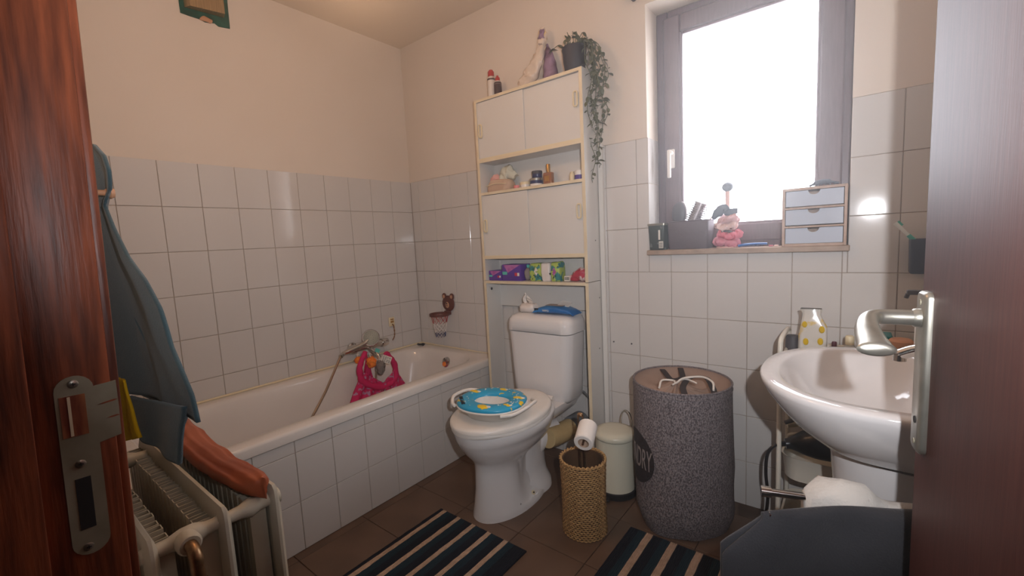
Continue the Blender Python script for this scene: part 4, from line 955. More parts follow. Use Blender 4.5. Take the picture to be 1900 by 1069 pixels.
# ================================================================ WASHBASIN
SX, SY = 2.455, -.625
sk = thing('washbasin', 'white oval pedestal washbasin on the right behind the open door', 'sink', (2.47, SY, 0))
def bas(z, l, rgt, hw, n=56):
    R_ = []
    for k in range(n):
        an = 2*pi*k/n; c_, s_ = cos(an), sin(an)
        e = 2.25; x = (rgt if c_ > 0 else l)*math.copysign(abs(c_)**(2/(e if c_ < 0 else 4)), c_); y = hw*math.copysign(abs(s_)**(2/(e if c_ < 0 else 3.2)), s_)
        R_.append(Vector((SX+x, SY+y, z)))
    return R_
outer = [bas(z, l, r_, hw) for z, l, r_, hw in ((.622, .08, .20, .10), (.630, .10, .22, .125), (.652, .145, .243, .175), (.69, .190, .243, .222), (.728, .222, .243, .255), (.765, .247, .243, .279), (.785, .257, .243, .289), (.797, .259, .243, .291), (.802, .255, .243, .287))]
inner = [[v+Vector((-.022, 0, 0)) for v in bas(z, l, r_, hw)] for z, l, r_, hw in ((.802, .198, .130, .245), (.797, .192, .124, .240), (.78, .182, .118, .228), (.75, .165, .105, .205), (.72, .14, .09, .17), (.70, .10, .07, .12), (.693, .04, .03, .05))]
a = G(); a.loft(outer+inner); a.build('basin', 'porcelain', sk, ang=70)
a = G()
a.loft([ell(2.505, SY, z, rx, ry, 36, 2.3) for z, rx, ry in ((0, .150, .135), (.02, .148, .133), (.10, .140, .125), (.3, .138, .122), (.5, .146, .128), (.60, .155, .135), (.63, .160, .138))]); a.build('pedestal', 'porcelain', sk)
a = G(); a.lathe([(.021, 0), (.021, .003), (.012, .004)], (2.43, SY, .6935), 20); a.build('waste', 'brass_worn', sk)
a = G(); tb = Vector((2.604, SY, .832)); a.lathe([(.027, -.030), (.027, 0)], tb, 20)
a.lathe([(.027, 0), (.025, .006), (.022, .02), (.023, .06), (.021, .075)], tb, 22); a.tube(bez([tb+Vector((0, 0, .05)), tb+Vector((-.05, 0, .052)), tb+Vector((-.10, 0, .040)), tb+Vector((-.128, 0, .026))], 5), [.015]*6+[.013]*10, 14)
a.tube(bez([tb+Vector((0, 0, .075)), tb+Vector((-.01, 0, .09)), tb+Vector((-.06, 0, .11)), tb+Vector((-.10, 0, .12))], 4), [.014]*6+[.009]*7, 12); a.lathe([(.013, 0), (.012, .014)], tb+Vector((-.128, 0, .012)), 14); a.build('tap', 'chrome', sk)

# ---- trolley between basin and back wall
TY0, TY1, TX0, TX1 = -.30, -.06, 2.20, 2.60
tv = thing('utility_trolley', 'narrow white metal trolley squeezed between the basin and the tiled wall', 'trolley', (2.4, -.18, 0))
for x_ in (TX0, TX1): a = G(); a.tube([(x_, TY0, .05), (x_, TY0, .76)]+bez([(x_, TY0, .765), (x_, TY0+.03, .795), (x_, TY1-.03, .795), (x_, TY1, .765)], 5)+[(x_, TY1, .76), (x_, TY1, .05)], .008, 10); a.build('post_frame', 'trolley_white', tv)
for x_ in (TX0, TX1):
    for y_ in (TY0, TY1): a = G(); a.lathe([(.02, -.008), (.022, 0), (.02, .008)], (x_, y_, .024), 16, axis=(0, 1, 0)); a.box((x_-.008, y_-.012, .03), (x_+.008, y_+.012, .055)); a.build('castor', 'dark_grey', tv)
def tray(z, h=.085):
    a_ = G(); cx_, cy_ = (TX0+TX1)/2, (TY0+TY1)/2; hx, hy = (TX1-TX0)/2-.005, (TY1-TY0)/2-.005
    a_.loft([rr(cx_, cy_, z, hx-.02, hy-.02, .05, 6), rr(cx_, cy_, z+.005, hx-.008, hy-.008, .05, 6), rr(cx_, cy_, z+h, hx, hy, .05, 6), rr(cx_, cy_, z+h+.003, hx+.003, hy+.003, .05, 6), rr(cx_, cy_, z+h, hx-.003, hy-.003, .05, 6), rr(cx_, cy_, z+.008, hx-.012, hy-.012, .05, 6), rr(cx_, cy_, z+.006, hx-.04, hy-.04, .04, 6)]); return a_.build('tray', 'trolley_white', tv, ang=50)
tray(.69, .05); tray(.305, .085); tray(.08, .085)
# top tray contents seen over the basin rim
def up(x, y, yy): return at('y', yy, x, y)
TZ = .697
q = up(1508, 612, -.2)
t = thing('clear_pouch', 'standing clear plastic pouch with yellow fruit print behind the basin', 'pouch', (q.x, -.2, TZ))
q0, q1 = up(1483, 640, -.2), up(1532, 640, -.2); zt = up(1505, 573, -.2).z
a = G(); a.loft([rr((q0.x+q1.x)/2+dx, -.2, z, hx, hy, .01, 5) for z, hx, hy, dx in ((TZ, .036, .022, 0), (TZ+.02, .040, .024, 0), (TZ+.10, .039, .020, 0), (zt-.06, .036, .014, .002), (zt-.02, .026, .006, -.004), (zt, .028, .002, -.006))]).jit(.006, 50); a.build('film', 'clear_yellow', t, ang=60)
for (x, y, r_) in ((1493, 602, .009), (1525, 612, .010), (1495, 634, .010), (1522, 634, .010)): c = up(x, y, -.222); a = G(); a.ball(c, r_, 12, 8, (.8, .25, 1.2)); a.build('yellow_print', 'yellow_cloth', t)
def bottle(name, label, cat, x, ytop, yy, r, m_, neck=None, mcap='white_plastic'):
    c = up(x, ytop, yy); h = c.z-TZ; t_ = thing(name, label, cat, (c.x, yy, TZ)); a_ = G()
    if neck: a_.lathe([(r*.95, 0), (r, .003), (r, h-neck-.012), (r*.5, h-neck)], (c.x, yy, TZ), 20); a_.build('body', m_, t_); a_ = G(); a_.lathe([(r*.62, h-neck), (r*.62, h-.004), (r*.5, h)], (c.x, yy, TZ), 18); a_.build('cap', mcap, t_)
    else: a_.lathe([(r*.95, 0), (r, .003), (r, h-.006), (r*.8, h)], (c.x, yy, TZ), 20); a_.build('body', m_, t_)
    return t_
bottle('hair_gel_tube', 'dark grey rounded bottle at the left of the clear pouch behind the basin', 'bottle', 1471, 622, -.16, .022, 'dark_grey')
bottle('lip_balm', 'small maroon capped tube right of the clear pouch behind the basin rim', 'tube', 1548, 634, -.16, .012, 'maroon', .02, 'maroon')
bottle('foam_bottle', 'clear bottle with pale pump collar behind the basin near the door handle', 'bottle', 1577, 623, -.16, .020, 'clear', .03, 'cream_plastic')
t = thing('soap_box', 'teal box behind the basin beside the door handle', 'box', (2.50, -.15, TZ)); q0, q1 = up(1631, 640, -.15), up(1656, 622, -.15)
a = G(); a.box((q0.x, -.18, TZ), (q1.x, -.10, q1.z), bev=.003); a.build('carton', 'teal_box', t)
bottle('cream_tub', 'peach coloured round tub right of the teal box behind the basin', 'tub', 1672, 629, -.2, .030, 'peach')
pd = up(1708, 560, -.33); t = thing('soap_dispenser', 'white pump bottle with grey pump head at the basin edge next to the door', 'soap dispenser', (pd.x+.014, -.39, .802))
a = G(); c = Vector((2.544, -.395, .803)); a.lathe([(.024, 0), (.026, .004), (.026, .13), (.016, .142)], c, 20); a.build('body', 'white_plastic', t)
a = G(); a.lathe([(.017, .142), (.017, .155), (.006, .158), (.006, .172)], c, 16); a.box(c+Vector((-.045, -.010, .168)), c+Vector((.014, .010, .180)), bev=.003, seg=2); a.tube([c+Vector((-.042, 0, .17)), c+Vector((-.046, 0, .158))], .005, 8); a.build('pump_head', 'dark_grey', t)
# hairdryer in the middle tray
hd_ = thing('hair_dryer', 'glossy black hair dryer lying in the middle trolley tray with its cable hanging out', 'hair dryer', (2.36, -.22, .40))
P_ = bez([(2.215, -.265, .425), (2.26, -.25, .432), (2.33, -.23, .440), (2.44, -.20, .445), (2.52, -.17, .445)], 6)
a = G(); a.tube(P_, [.017, .018, .020, .023, .027, .032, .037, .042, .046, .050, .053, .055]+[.057]*13, 20); a.build('body', 'black_plastic', hd_, ang=60)
a = G(); a.tube(bez([(2.42, -.21, .43), (2.40, -.14, .425), (2.37, -.10, .42)], 5), .02, 14); a.build('handle', 'black_plastic', hd_)
cb0 = [(2.215, -.265, .425), (2.195, -.30, .432), (2.170, -.315, .40), (2.165, -.32, .33), (2.172, -.32, .25), (2.165, -.31, .17), (2.15, -.30, .10)]
a = G(); a.tube(bez(cb0, 8), .0055, 8); a.tube([Vector(cb0[0])+Vector((-.014, -.012, .0)), Vector(cb0[0])+Vector((.006, .004, 0))], .0085, 10); a.build('cable', 'black_plastic', hd_)
hb = thing('straightener', 'small cream and grey hair tool lying behind the hair dryer in the trolley', 'hair tool', (2.28, -.15, .47))
a = G(); a.tube(bez([(2.215, -.22, .475), (2.26, -.20, .485), (2.33, -.17, .50), (2.40, -.14, .51)], 5), [.010]*5+[.014]*11, 12); a.build('barrel', 'cream_plastic', hb)
a = G(); a.tube(bez([(2.21, -.24, .490), (2.25, -.22, .505), (2.30, -.20, .51)], 5), .007, 10); a.build('clamp', 'dark_grey', hb)

# ---- swivel towel rail on the right wall
tr2 = thing('towel_rail', 'chrome swivel towel rail with round end caps under the basin front', 'towel rail', (2.69, -.85, .6))
piv = Vector((2.675, -.80, .60))
e1 = at('z', .60, 1413, 911); e2 = at('z', .615, 1392, 940)
a = G(); a.tube([e1, piv], .008, 12); a.build('rail_arm', 'chrome', tr2)
d1 = (piv-e1).normalized(); a = G(); a.tube([e1-d1*.001, e1+d1*.018], .0115, 16); a.build('end_cap', 'chrome', tr2)
e2 = e2+Vector((.03, 0.012, -.012)); piv2 = piv+Vector((0, -.02, .012))
a = G(); a.tube([e2, piv2], .008, 12); a.build('rail_arm', 'chrome', tr2)
a = G(); a.box((2.68, -.85, .54), (XR, -.77, .66), bev=.004); a.tube([piv+Vector((0, -.01, -.05)), piv+Vector((0, -.01, .05))], .012, 12); a.build('wall_bracket', 'chrome', tr2)
# grey towel over the front arm
gt = thing('bath_towel', 'dark grey bath towel hanging over the front arm of the rail beside the door', 'towel', (2.4, -.95, .35))
dv = (piv2-e2); dv.z = 0; Lr = dv.length; dv.normalize(); nv_ = Vector((dv.y, -dv.x, 0))
if nv_.y > 0: nv_ = -nv_                          # towards the camera
base = Vector((e2.x, e2.y, .617)) - dv*.012
def gtow(u, v, side):
    # u along rail, v from the bar downwards
    L0 = Lr*.93; x = u*L0; edge = (1-u)**4
    out_ = (.014+.030*v+.008*sin(u*14+v*2)+.01*noise.noise(Vector((u*4, v*3, side))))*(.3+.7*min(1, u/.25)) if side > 0 else .008*(.4+.6*min(1, u/.25))
    z = base.z+.006 - .50*v*(1 if side > 0 else .8) - .028*(1-u)**4*(1-v)
    q = base+dv*(x-(.075*edge*min(1, v*6)) ) + nv_*(out_*side)
    q.z = z + .0
    return q
a = G()
def full(u, v):                                   # v 0 … 1 : back hem, over the bar, front hem
    t = (v-.45)/.55 if v > .45 else (v-.45)/.45
    if abs(t) < .06: 
        w_ = t/.06; q = gtow(u, 0, 1); q0 = gtow(u, 0, -1); r_ = (q+q0)*.5+(q-q0)*.5*w_; r_.z += .010*(1-w_*w_); return r_
    return gtow(u, (abs(t)-.06)/.94, 1 if t > 0 else -1)
a.grid(full, 60, 80); a.build('fabric', 'grey_towel', gt, ang=80, solid=.006)
# white towel rolled over the rear arm
wt_ = thing('hand_towel', 'white terry towel bunched over the rear arm of the chrome rail', 'towel', (2.4, -.9, .6))
u1 = at('y', e1.y+.02, 1495, 925); s1 = (u1-e1).dot(d1)
P_ = [e1+d1*(s1+.03*i) for i in range(9)]
a = G(); R = []
for i, q in enumerate(P_):
    r_ = (.024, .042, .048, .044, .022, .015, .015, .015, .015)[i]
    R.append([q+Vector((0, 0, .0))+nv_*(r_*.8*cos(2*pi*k/22))+Vector((0, 0, r_*sin(2*pi*k/22)+(-.0 if sin(2*pi*k/22) > 0 else -.05))) for k in range(22)])
a.loft(R).jit(.012, 30).jit(.004, 90); a.build('fabric', 'white_towel', wt_, ang=80)

# toothbrush cup on the back wall
q0, q1 = at('y', -.05, 1684, 507), at('y', -.05, 1716, 443)
cp = thing('toothbrush_cup', 'dark slate square cup fixed on the tiles at the right, beside the door edge', 'cup', (2.545, -.045, q0.z))
a = G(); xx0, xx1 = q0.x+.003, q0.x+.06; h_ = q1.z-q0.z
a.loft([rr((xx0+xx1)/2, -.045, q0.z+z, hx, hy, .008, 4) for z, hx, hy in ((0, .026, .032), (.004, .028, .034), (h_, .030, .036), (h_, .027, .033), (.008, .025, .031))]); a.build('body', 'slate_cup', cp, ang=50)
tbh = thing('toothbrush', 'white and turquoise toothbrush leaning left out of the dark slate cup', 'toothbrush', (2.545, -.05, q0.z))
tA = at('y', -.06, 1661, 414); tB = at('y', -.06, 1696, 446); tC = tB+(tB-tA)*1.2
a = G(); a.tube([tA, tA*.75+tB*.25, tA*.5+tB*.5, tB, tC], [.0065, .0060, .0050, .0055, .0060], 10); a.build('handle', 'brush_white', tbh)
dr_ = (tB-tA).normalized(); sdv = Vector((dr_.z, 0, -dr_.x))
if sdv.z < 0: sdv = -sdv
a = G()
for i in range(5): a.tube([tA+dr_*(.002+.0035*i), tA+dr_*(.002+.0035*i)+sdv*.012], .0022, 6)
a.build('bristles', 'turquoise', tbh)
a = G(); a.tube([tA*.3+tB*.7, tB], [.0062, .0066], 10); a.build('grip', 'turquoise', tbh)

# ================================================================ WINDOW SILL THINGS
SZ = WZ0+.0225
t = thing('label_tin', 'small dark tin with printed side and barcode at the left end of the sill', 'tin', (1.690, .01, SZ))
a = G(); a.loft([rr(1.688, .012, SZ+z, hx, hx, .006, 4) for z, hx in ((0, .030), (.003, .032), (.108, .036))]); tn = a.build('body', 'tin_dark', t, ang=50)
a = G(); a.loft([rr(1.688, .012, SZ+z, hx, hx, .006, 4) for z, hx in ((.108, .039), (.117, .039), (.118, .034))]); a.build('lid', 'steel', t, ang=50)
a = G(); a.box((1.700, -.0235, SZ+.008), (1.719, -.0222, SZ+.038)); bl = a.build('barcode_label', 'paper', tn, smooth=False)
a = G(); a.box((1.699, -.0262, SZ+.045), (1.707, -.0248, SZ+.088)); a.build('white_label', 'paper', tn, smooth=False)
a = G()
for k in range(8): a.box((1.702, -.0242, SZ+.011+k*.003), (1.717, -.0236, SZ+.0124+k*.003))
a.build('barcode', 'ink', tn, smooth=False)
bx = thing('storage_basket', 'dark square storage basket full of hair brushes on the sill', 'basket', (1.81, .05, SZ))
a = G(); a.loft([rr(1.815, .052, SZ+z, hx, hy, .008, 4) for z, hx, hy in ((0, .078, .05), (.003, .080, .052), (.118, .085, .056), (.120, .083, .054), (.118, .080, .051), (.006, .074, .046))]); a.build('body', 'dark_wicker', bx, ang=50)
a = G(); a.tube(rr(1.815, .052, SZ+.12, .084, .055, .01, 4), .003, 6, closed=True); a.build('rim', 'dark_wicker', bx)
# round brush with bristles
rb = thing('round_brush', 'round hair brush with vented metal barrel sticking up from the dark basket', 'hair brush', (1.85, .05, SZ+.1))
b0, b1 = Vector((1.815, .05, SZ+.092)), Vector((1.858, .05, SZ+.188)); dx_ = (b1-b0).normalized()
a = G(); a.tube([b0, b1], .024, 16); a.tube([b1, b1+dx_*.008], .027, 16); a.build('barrel', 'brush_metal', rb)
a = G(); qq = dx_.to_track_quat('Z', 'Y')
for i in range(11):
    for k in range(12):
        an = 2*pi*(k+.5*(i % 2))/12; e_ = qq @ Vector((cos(an), sin(an), 0)); p0 = b0+dx_*(.012+.0088*i)+e_*.023; a.tube([p0, p0+e_*.014], .0011, 4)
a.build('bristles', 'brush_black', rb)
pb_ = thing('paddle_brush', 'dark oval paddle brush standing at the left inside the dark basket', 'hair brush', (1.76, .05, SZ+.1))
a = G(); c = Vector((1.765, .055, SZ+.155)); a.ball(c, .042, 22, 14, (.75, .28, 1.25)); a.tube([c+Vector((.006, 0, -.045)), c+Vector((.014, 0, -.115))], .009, 10); a.build('head', 'brush_black', pb_)
a = G(); a.tube([c+Vector((.022*cos(t)+.012, -.008, .05*sin(t))) for t in [1.5-k*.16 for k in range(14)]], .0035, 8); a.build('edge_trim', 'brush_metal', pb_)
cm = thing('tail_comb', 'thin comb with slim teeth fanned out behind the paddle brush', 'comb', (1.79, .09, SZ+.1))
a = G(); a.tube([(1.785, .09, SZ+.01), (1.795, .09, SZ+.12)], .003, 6)
for i in range(9): a.tube([(1.79, .09, SZ+.105+.006*i), (1.83, .09, SZ+.112+.0075*i)], .0008, 4)
a.build('comb', 'brush_metal', cm)
st = thing('hair_stick', 'thin beige stick leaning out of the dark basket to the right', 'stick', (1.88, .04, SZ+.08))
a = G(); a.tube([(1.855, .045, SZ+.07), (1.925, .04, SZ+.155)], .0028, 8); a.build('stick', 'pale_wood', st)
# scrunchies on their stand
SCX, SCY = 1.968, .03
sd_ = thing('scrunchie_stand', 'pale pink rod stand topped by a dark ball on the sill', 'stand', (SCX, SCY, SZ))
a = G(); a.tube([(SCX, SCY, SZ+.004), (SCX, SCY, SZ+.235)], .0085, 12); a.build('rod', 'pink_rod', sd_)
a = G(); a.ball((SCX, SCY, SZ+.248), .0215, 20, 12, (1, 1, .9)); a.build('ball', 'slate', sd_)
a = G(); a.lathe([(.042, 0), (.042, .005), (.03, .007)], (SCX, SCY, SZ), 28); a.build('foot', 'pink_rod', sd_)
labs = ['rose pink scrunchie at the bottom of the stack on the stand', 'bright pink shiny scrunchie second from the bottom of the stack', 'creamy pale scrunchie in the upper middle of the stack', 'pale pink scrunchie topmost under the dark bow']
for i, (z, R0, r_, m_) in enumerate(((.018, .044, .018, 'scrunchie_rose'), (.048, .040, .018, 'scrunchie_pink'), (.084, .036, .017, 'scrunchie_cream'), (.110, .034, .0165, 'scrunchie_pale'))):
    c = Vector((SCX+(-.004, .010, -.004, .004)[i], SCY, SZ+z+.004)); a = G(); R = []
    for k in range(48):
        an = 2*pi*k/48; rr_ = r_*(1+.22*sin(k*2.6+i)); R.append([c+Vector(((R0-.012+rr_*cos(b)*1.0)*cos(an), (R0-.012+rr_*cos(b))*sin(an), rr_*.85*sin(b)+.006*sin(an*2+i))) for b in [2*pi*j/12 for j in range(12)]])
    R.append(R[0]); a.loft(R, False, False).jit(.009, 55, i).jit(.004, 120, i); o = a.build('scrunchie', m_, None, ang=80); tag(o, labs[i], 'scrunchie')
o = G().tube([Vector((SCX+.030*cos(t), SCY+.030*sin(t), SZ+.066+.003*sin(3*t))) for t in [2*pi*k/24 for k in range(24)]], .0045, 8, closed=True).build('hair_elastic', 'dark_grey', None); tag(o, 'dark hair elastic in the middle of the scrunchie stack', 'hair elastic')
hb_ = thing('hair_bow', 'dark grey fabric hair bow draped over the top of the scrunchie stack', 'hair bow', (SCX, SCY, SZ+.14))
blob('', '', '', [(SCX-.050, SCY-.012, SZ+.118), (SCX-.036, SCY-.012, SZ+.145), (SCX-.012, SCY-.012, SZ+.160), (SCX+.004, SCY-.010, SZ+.15)], [.008, .018, .020, .012], 'slate', .6, .004, 60, 2, parent=hb_, pname='left_loop')
blob('', '', '', [(SCX-.01, SCY-.012, SZ+.142), (SCX+.016, SCY-.014, SZ+.145), (SCX+.040, SCY-.012, SZ+.147)], [.010, .015, .010], 'slate', .6, .003, 60, 5, parent=hb_, pname='right_loop')
t = thing('hair_comb', 'blue curved plastic comb lying on the sill right of the scrunchies', 'comb', (2.06, .03, SZ))
a = G(); P_ = bez([(2.012, .01, SZ+.006), (2.04, .012, SZ+.011), (2.08, .012, SZ+.013), (2.115, .01, SZ+.012)], 5); a.tube(P_, [.005]*6+[.0042]*10, 8); a.build('spine', 'blue_plastic', t)
a = G()
for i in range(12): x = 2.018+.007*i; a.tube([(x, .014, SZ+.009), (x, .034, SZ+.002)], .001, 4)
a.build('teeth', 'blue_plastic', t)
for (x, m_, lb) in ((2.128, 'scrunchie_rose', 'tiny red-pink hair tie on the sill near the drawer box'), (2.146, 'scrunchie_cream', 'tiny pale hair tie touching the left side of the drawer box')):
    o = G().tube([Vector((x+.0055*cos(t_), .008+.0055*sin(t_), SZ+.0035)) for t_ in [2*pi*k/12 for k in range(12)]], .003, 7, closed=True).build('hair_tie', m_, None); tag(o, lb, 'hair tie')
# drawer organiser
OX0, OX1, OZ1 = 2.168, 2.362, SZ+.212; OY0, OY1 = -.028, .105
og = thing('drawer_organiser', 'small pale wooden organiser with three frosted plastic drawers at the right of the sill', 'organiser', ((OX0+OX1)/2, .04, SZ))
tw = .009; a = G(); a.box((OX0, OY0, SZ), (OX0+tw, OY1, OZ1), bev=.001); a.box((OX1-tw, OY0, SZ), (OX1, OY1, OZ1), bev=.001)
dzs = (OZ1-SZ-tw)/3
for k in range(4): a.box((OX0+tw, OY0, SZ+k*dzs), (OX1-tw, OY1, SZ+k*dzs+(tw if k in (0, 3) else .006)))
a.box((OX0+tw, OY1-.004, SZ), (OX1-tw, OY1, OZ1)); a.build('frame', 'pale_wood', og, ang=30)
for k in range(3):
    z0 = SZ+k*dzs+tw+.001; z1 = SZ+(k+1)*dzs-.002; xm = (OX0+OX1)/2; a = G()
    # front with half-round finger notch
    pts = [(OX0+tw+.002, z0), (OX1-tw-.002, z0), (OX1-tw-.002, z1), (xm+.018, z1)]+[(xm+.018*cos(t_), z1-.016*sin(t_)) for t_ in [pi*j/8 for j in range(1, 8)]]+[(xm-.018, z1), (OX0+tw+.002, z1)]
    a.loft([[Vector((x, OY0+.004, z)) for x, z in pts], [Vector((x, OY0+.007, z)) for x, z in pts]])
    a.box((OX0+tw+.002, OY0+.007, z0), (OX0+tw+.004, OY1-.006, z1)); a.box((OX1-tw-.004, OY0+.007, z0), (OX1-tw-.002, OY1-.006, z1)); a.box((OX0+tw+.004, OY0+.007, z0), (OX1-tw-.004, OY1-.006, z0+.002))
    a.build('drawer', 'frosted', og, ang=30)
t = thing('hair_claw', 'dark hair claw lying on top of the drawer organiser', 'hair clip', (2.29, .02, OZ1))
a = G(); a.tube(bez([(2.247, .02, OZ1+.006), (2.27, .02, OZ1+.015), (2.30, .02, OZ1+.017), (2.335, .02, OZ1+.008)], 5), [.004]*4+[.009]*8+[.004]*4, 10)
for i in range(6): a.tube([(2.262+.012*i, .02, OZ1+.012), (2.262+.012*i, .002, OZ1+.002)], .0016, 5)
a.build('claw', 'slate', t)

# ================================================================ RADIATOR
rd = thing('radiator', 'old cream triple-panel radiator standing left of the door with copper valve', 'radiator', (1.1, -1.70, 0))
RX0, RX1, RZT, RZB = .88, 1.482, .70, .12
ys = (-1.612, -1.702, -1.812)
for y_ in ys:
    a = G(); R = []
    N_ = 26
    for z, ins in ((RZB, .012), (RZB+.012, .002), (RZB+.03, 0), (RZT-.03, 0), (RZT-.010, .002), (RZT, .010)):
        ring = []
        for i in range(N_*2+1):
            u = i/(N_*2); x = RX0+ins+(RX1-RX0-2*ins)*u; d_ = .0075+(.0035 if (i % 2 and RZB+.02 < z < RZT-.02) else 0); d_ *= 1 if 0 < i < N_*2 else .35
            if z in (RZB, RZT): d_ = .003
            ring.append((x, d_))
        R.append([Vector((x, y_+d_, z)) for x, d_ in ring]+[Vector((x, y_-d_, z)) for x, d_ in reversed(ring)])
    a.loft(R); a.build('panel', 'radiator_paint', rd, ang=50)
# convector fins between the panels
fa = G(); fa.add([Vector(q) for q in ((0, -.015, 0), (0, .015, 0), (.019, .015, 0), (.019, -.015, 0), (0, -.015, .515), (0, .015, .515), (.019, .015, .515), (.019, -.015, .515),
      (.0016, -.0134, 0), (.0016, .0134, 0), (.0172, .0134, 0), (.0172, -.0134, 0), (.0016, -.0134, .515), (.0016, .0134, .515), (.0172, .0134, .515), (.0172, -.0134, .515))],
      [(0, 1, 5, 4), (1, 2, 6, 5), (2, 3, 7, 6), (3, 0, 4, 7), (8, 12, 13, 9), (9, 13, 14, 10), (10, 14, 15, 11), (11, 15, 12, 8), (4, 5, 13, 12), (5, 6, 14, 13), (6, 7, 15, 14), (7, 4, 12, 15)])
fin_me = fa.mesh('fin', 'radiator_paint', None, smooth=False)
for y_ in (-1.792, -1.724, -1.640):
    for i in range(19):
        x = RX0+.025+i*.0295; inst('fin', fin_me, rd, (x, y_, .155+random.uniform(-.003, .003)), rot=(0, 0, random.uniform(-.03, .03)))
for x_ in (RX1-.022, RX0+.09):
    for z_ in (RZT-.032, RZB+.04):
        a = G(); P_ = [Vector((x_, y0, z_)) for y0 in (-1.825, -1.812, -1.80, -1.785, -1.765, -1.745, -1.73, -1.715, -1.702, -1.69, -1.672, -1.655, -1.64, -1.625, -1.60)]
        a.tube(P_, [.012, .016, .012, .013, .019, .019, .013, .012, .016, .012, .013, .019, .014, .013, .016], 14); a.build('cross_pipe', 'radiator_paint', rd)
vz = RZT-.032
a = G(); a.lathe([(.019, .008), (.019, .03), (.016, .034)], (RX1-.022, -1.762, vz), 16, axis=(1, 0, 0)); a.build('union', 'radiator_paint', rd)
a = G(); a.tube(bez([(RX1+.008, -1.762, vz), (RX1+.022, -1.762, vz), (RX1+.036, -1.762, vz-.012), (RX1+.038, -1.762, vz-.04), (RX1+.038, -1.762, vz-.12)], 5), .0105, 12)
a.lathe([(.015, 0), (.016, .006), (.016, .018), (.013, .022)], (RX1+.038, -1.762, vz-.075), 8); a.lathe([(.014, 0), (.014, .012)], (RX1+.038, -1.762, vz-.105), 14)
a.tube([(RX1+.038, -1.762, vz-.12), (RX1+.038, -1.762, .02)], .0085, 12); a.build('valve_elbow', 'brass_worn', rd)
a = G()
for x_ in (RX0+.12, RX1-.12): a.box((x_-.015, -1.8495, .3), (x_+.015, -1.82, .34)); a.box((x_-.012, -1.82, RZB-.005), (x_+.012, -1.60, RZB+.006)); a.box((x_-.012, -1.72, 0), (x_+.012, -1.70, RZB))
a.build('bracket', 'radiator_paint', rd, smooth=False)

# brown cloth along the front panel
bcz = thing('folded_cloth', 'terracotta brown wrinkled cloth folded lengthwise on top of the front radiator panel', 'cloth', (1.2, -1.62, .70))
P_ = bez([(.86, -1.636, .716), (.93, -1.638, .718), (1.06, -1.646, .716), (1.20, -1.650, .712), (1.33, -1.646, .710), (1.42, -1.636, .711), (1.466, -1.632, .711), (1.484, -1.63, .71)], 8); a = G(); R = []
for i, q in enumerate(P_):
    t = i/(len(P_)-1); wd = .030*(sin(pi*min(1, .16+t*.92))**.5)+.004; wd *= 1.0 if t < .9 else (1.2-t)*3.3*.95
    ht = .016
    ring = []
    for k in range(28):
        an = 2*pi*k/28; c_, s_ = cos(an), sin(an); y_ = wd*c_; z_ = ht*s_*(1-.25*abs(c_)) + .0028*sin(3.2*y_/.01+t*5+1)*(s_ > -.2)
        if s_ < 0: z_ = -ht*abs(s_)*(1.9 if c_ < -.1 else 1.0)   # sags down behind the panel
        z_ = max(z_, -.0115) if abs(y_-(-1.612-q.y)) < .011 else z_
        ring.append(q+Vector((0, y_, z_)))
    R.append(ring)
a.loft(R).jit(.004, 16, 3).jit(.0008, 70, 7); a.build('fabric', 'terracotta_cloth', bcz, ang=80)

# blue towel on the wall above the radiator
bt_ = thing('bath_towel', 'blue-grey terry towel hanging on the left above the radiator', 'towel', (1.2, -1.75, .85))
YT = -1.742
right = [(178, 268), (196, 288), (206, 318), (208, 350), (196, 378), (214, 425), (238, 478), (266, 520), (292, 575), (312, 645), (332, 690), (352, 735), (366, 785)]
rp = [at('y', YT, *q) for q in right]
zs = [q.z for q in rp]
def rx(z):
    for i in range(len(rp)-1):
        if zs[i] >= z >= zs[i+1]:
            t = (zs[i]-z)/(zs[i]-zs[i+1]+1e-9); return rp[i].x*(1-t)+rp[i+1].x*t
    return rp[0].x if z > zs[0] else rp[-1].x
zt_, zb_ = zs[0], zs[-1]
def tow(u, v, lay=0):
    z = zt_+(zb_-zt_)*v; xr = rx(z); xl = .96-.06*v
    x = xr*u+xl*(1-u)
    y = YT+(.008*noise.noise(Vector((u*5, v*2.2, 1)))+.005*sin(u*11+v*4))*(.4+.6*v)-.012*lay
    y += .022*sin(pi*min(1, u*1.02))*v
    return Vector((x, y, z-.03*(1-u)*v*(2 if lay == 0 else .2)))
a = G(); a.grid(lambda u, v: tow(u, v), 60, 60); tw_ = a.build('fabric', 'blue_towel', bt_, ang=80, solid=.006)
fr = [at('y', YT+.03, *q) for q in ((196, 395), (208, 450), (236, 530), (282, 630), (322, 705), (345, 758))]; fl2 = [at('y', YT+.03, *q) for q in ((150, 395), (150, 450), (160, 530), (175, 610), (190, 660), (205, 690))]
def front(u, v):
    t = v*5; k = min(4, int(t)); t -= k; r_ = fr[k]*(1-t)+fr[k+1]*t; l_ = fl2[k]*(1-t)+fl2[k+1]*t; q = l_*(1-u)+r_*u
    return q+Vector((0, .010*noise.noise(Vector((u*5+3, v*2, 4)))+.016*sin(pi*u)-.01, -.020*sin(pi*u)*v*v))
a = G(); a.grid(front, 40, 40); a.build('front_fold', 'blue_towel', bt_, ang=80, solid=.006)
hp2 = [at('y', YT+.045, *q) for q in ((228, 700), (262, 728), (300, 742), (330, 745), (343, 768), (337, 790))]
a = G(); a.tube(bez(hp2, 6), [.006]*31, 8); a.build('hem', 'blue_towel', bt_)
c4 = [at('y', YT-.005, *q) for q in ((240, 735), (345, 755), (334, 862), (262, 812))]
cloth(c4, 'lower_fold', 'blue_towel', bt_, .004, 1.5, seed=2, th=.006)
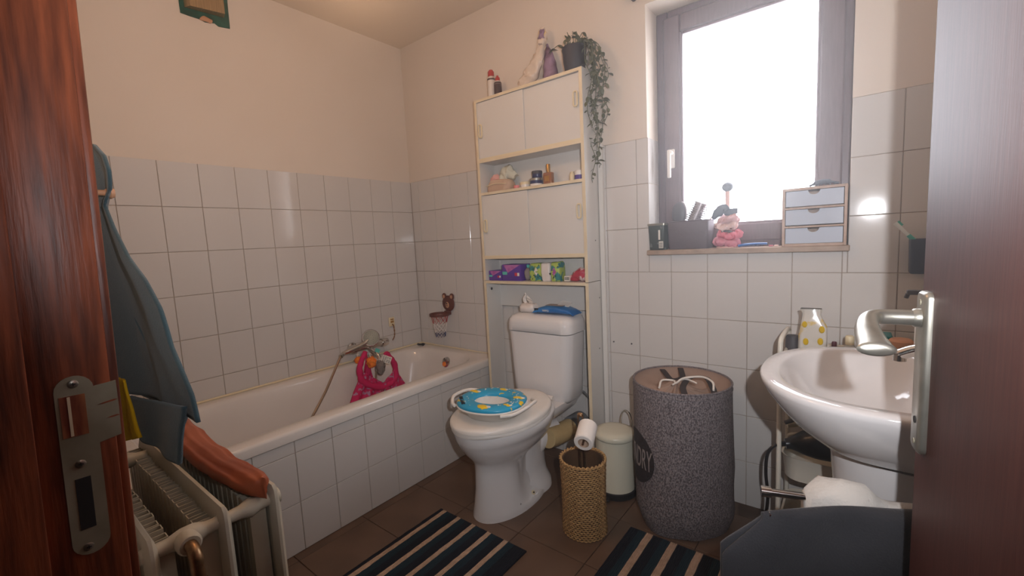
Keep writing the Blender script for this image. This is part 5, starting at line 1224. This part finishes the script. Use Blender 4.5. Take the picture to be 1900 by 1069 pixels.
a = G(); a.lathe([(.014, 0), (.012, .01), (.006, .02), (.006, .105), (.013, .115), (.009, .122)], (rp[4].x+.012, YS+.001, rp[4].z+.022), 16, axis=(0, 1, 0)); 
o = a.build('towel_hook', 'bear_tan', None); tag(o, 'small wooden towel peg showing beside the top of the blue-grey towel', 'hook')
yc_ = thing('yellow_cloth', 'yellow cloth hanging behind the blue-grey towel beside the door jamb', 'cloth', (1.2, -1.78, .8))
c4 = [at('y', -1.785, *q) for q in ((215, 700), (232, 705), (262, 812), (215, 822))]
cloth(c4, 'fabric', 'yellow_cloth', yc_, .004, 2, seed=5, th=.004)

# ceiling lamp (outside the picture) that gives the warm light
cl_ = thing('ceiling_lamp', 'round ceiling lamp above the middle of the bathroom, out of the frame', 'lamp', (1.15, -1.10, ZC))
a = G(); a.lathe([(.05, -.02), (.05, 0)], (1.15, -1.10, ZC), 24); a.tube([(1.15, -1.10, ZC-.02), (1.15, -1.10, ZC-.16)], .006, 8); a.lathe([(.02, -.21), (.02, -.16)], (1.15, -1.10, ZC), 16); a.build('fitting', 'white_plastic', cl_)
for o in list(bpy.data.objects):
    if o.type == 'EMPTY' and not o.children: bpy.data.objects.remove(o)

# added scattering volume filling the room, imitating lens glare around the window
glare_m = bpy.data.materials.new('lens_glare'); glare_m.use_nodes = True; nt = glare_m.node_tree; nt.nodes.clear()
o_ = nt.nodes.new('ShaderNodeOutputMaterial'); vs = nt.nodes.new('ShaderNodeVolumeScatter'); vs.inputs['Density'].default_value = LENS_GLARE; vs.inputs['Anisotropy'].default_value = .8
nt.links.new(vs.outputs[0], o_.inputs['Volume'])
a = G(); a.box((-.05, -2.6, -.05), (XR+.05, .16, ZC+.05)); o = a.build('lens_glare', glare_m, None, smooth=False); o['kind'] = 'stuff'; tag(o, 'added thin scattering volume imitating lens glare between the window and the door', 'lens_glare')
GR = {'cosmetic_jar': 'cosmetic jars on the upper cabinet shelf', 'scrunchie': 'scrunchies stacked on the stand', 'tissue_pack': 'tissue packs on the lower cabinet shelf', 'hair_tie': 'hair ties on the window sill', 'bath_puff': 'bath puffs hanging on the tap', 'flannel': 'cloths on the wash bag', 'bath_towel': 'bath towels'}
for o in bpy.data.objects:
    k = o.name.split('.')[0]
    if o.parent is None and k in GR: o['group'] = GR[k]
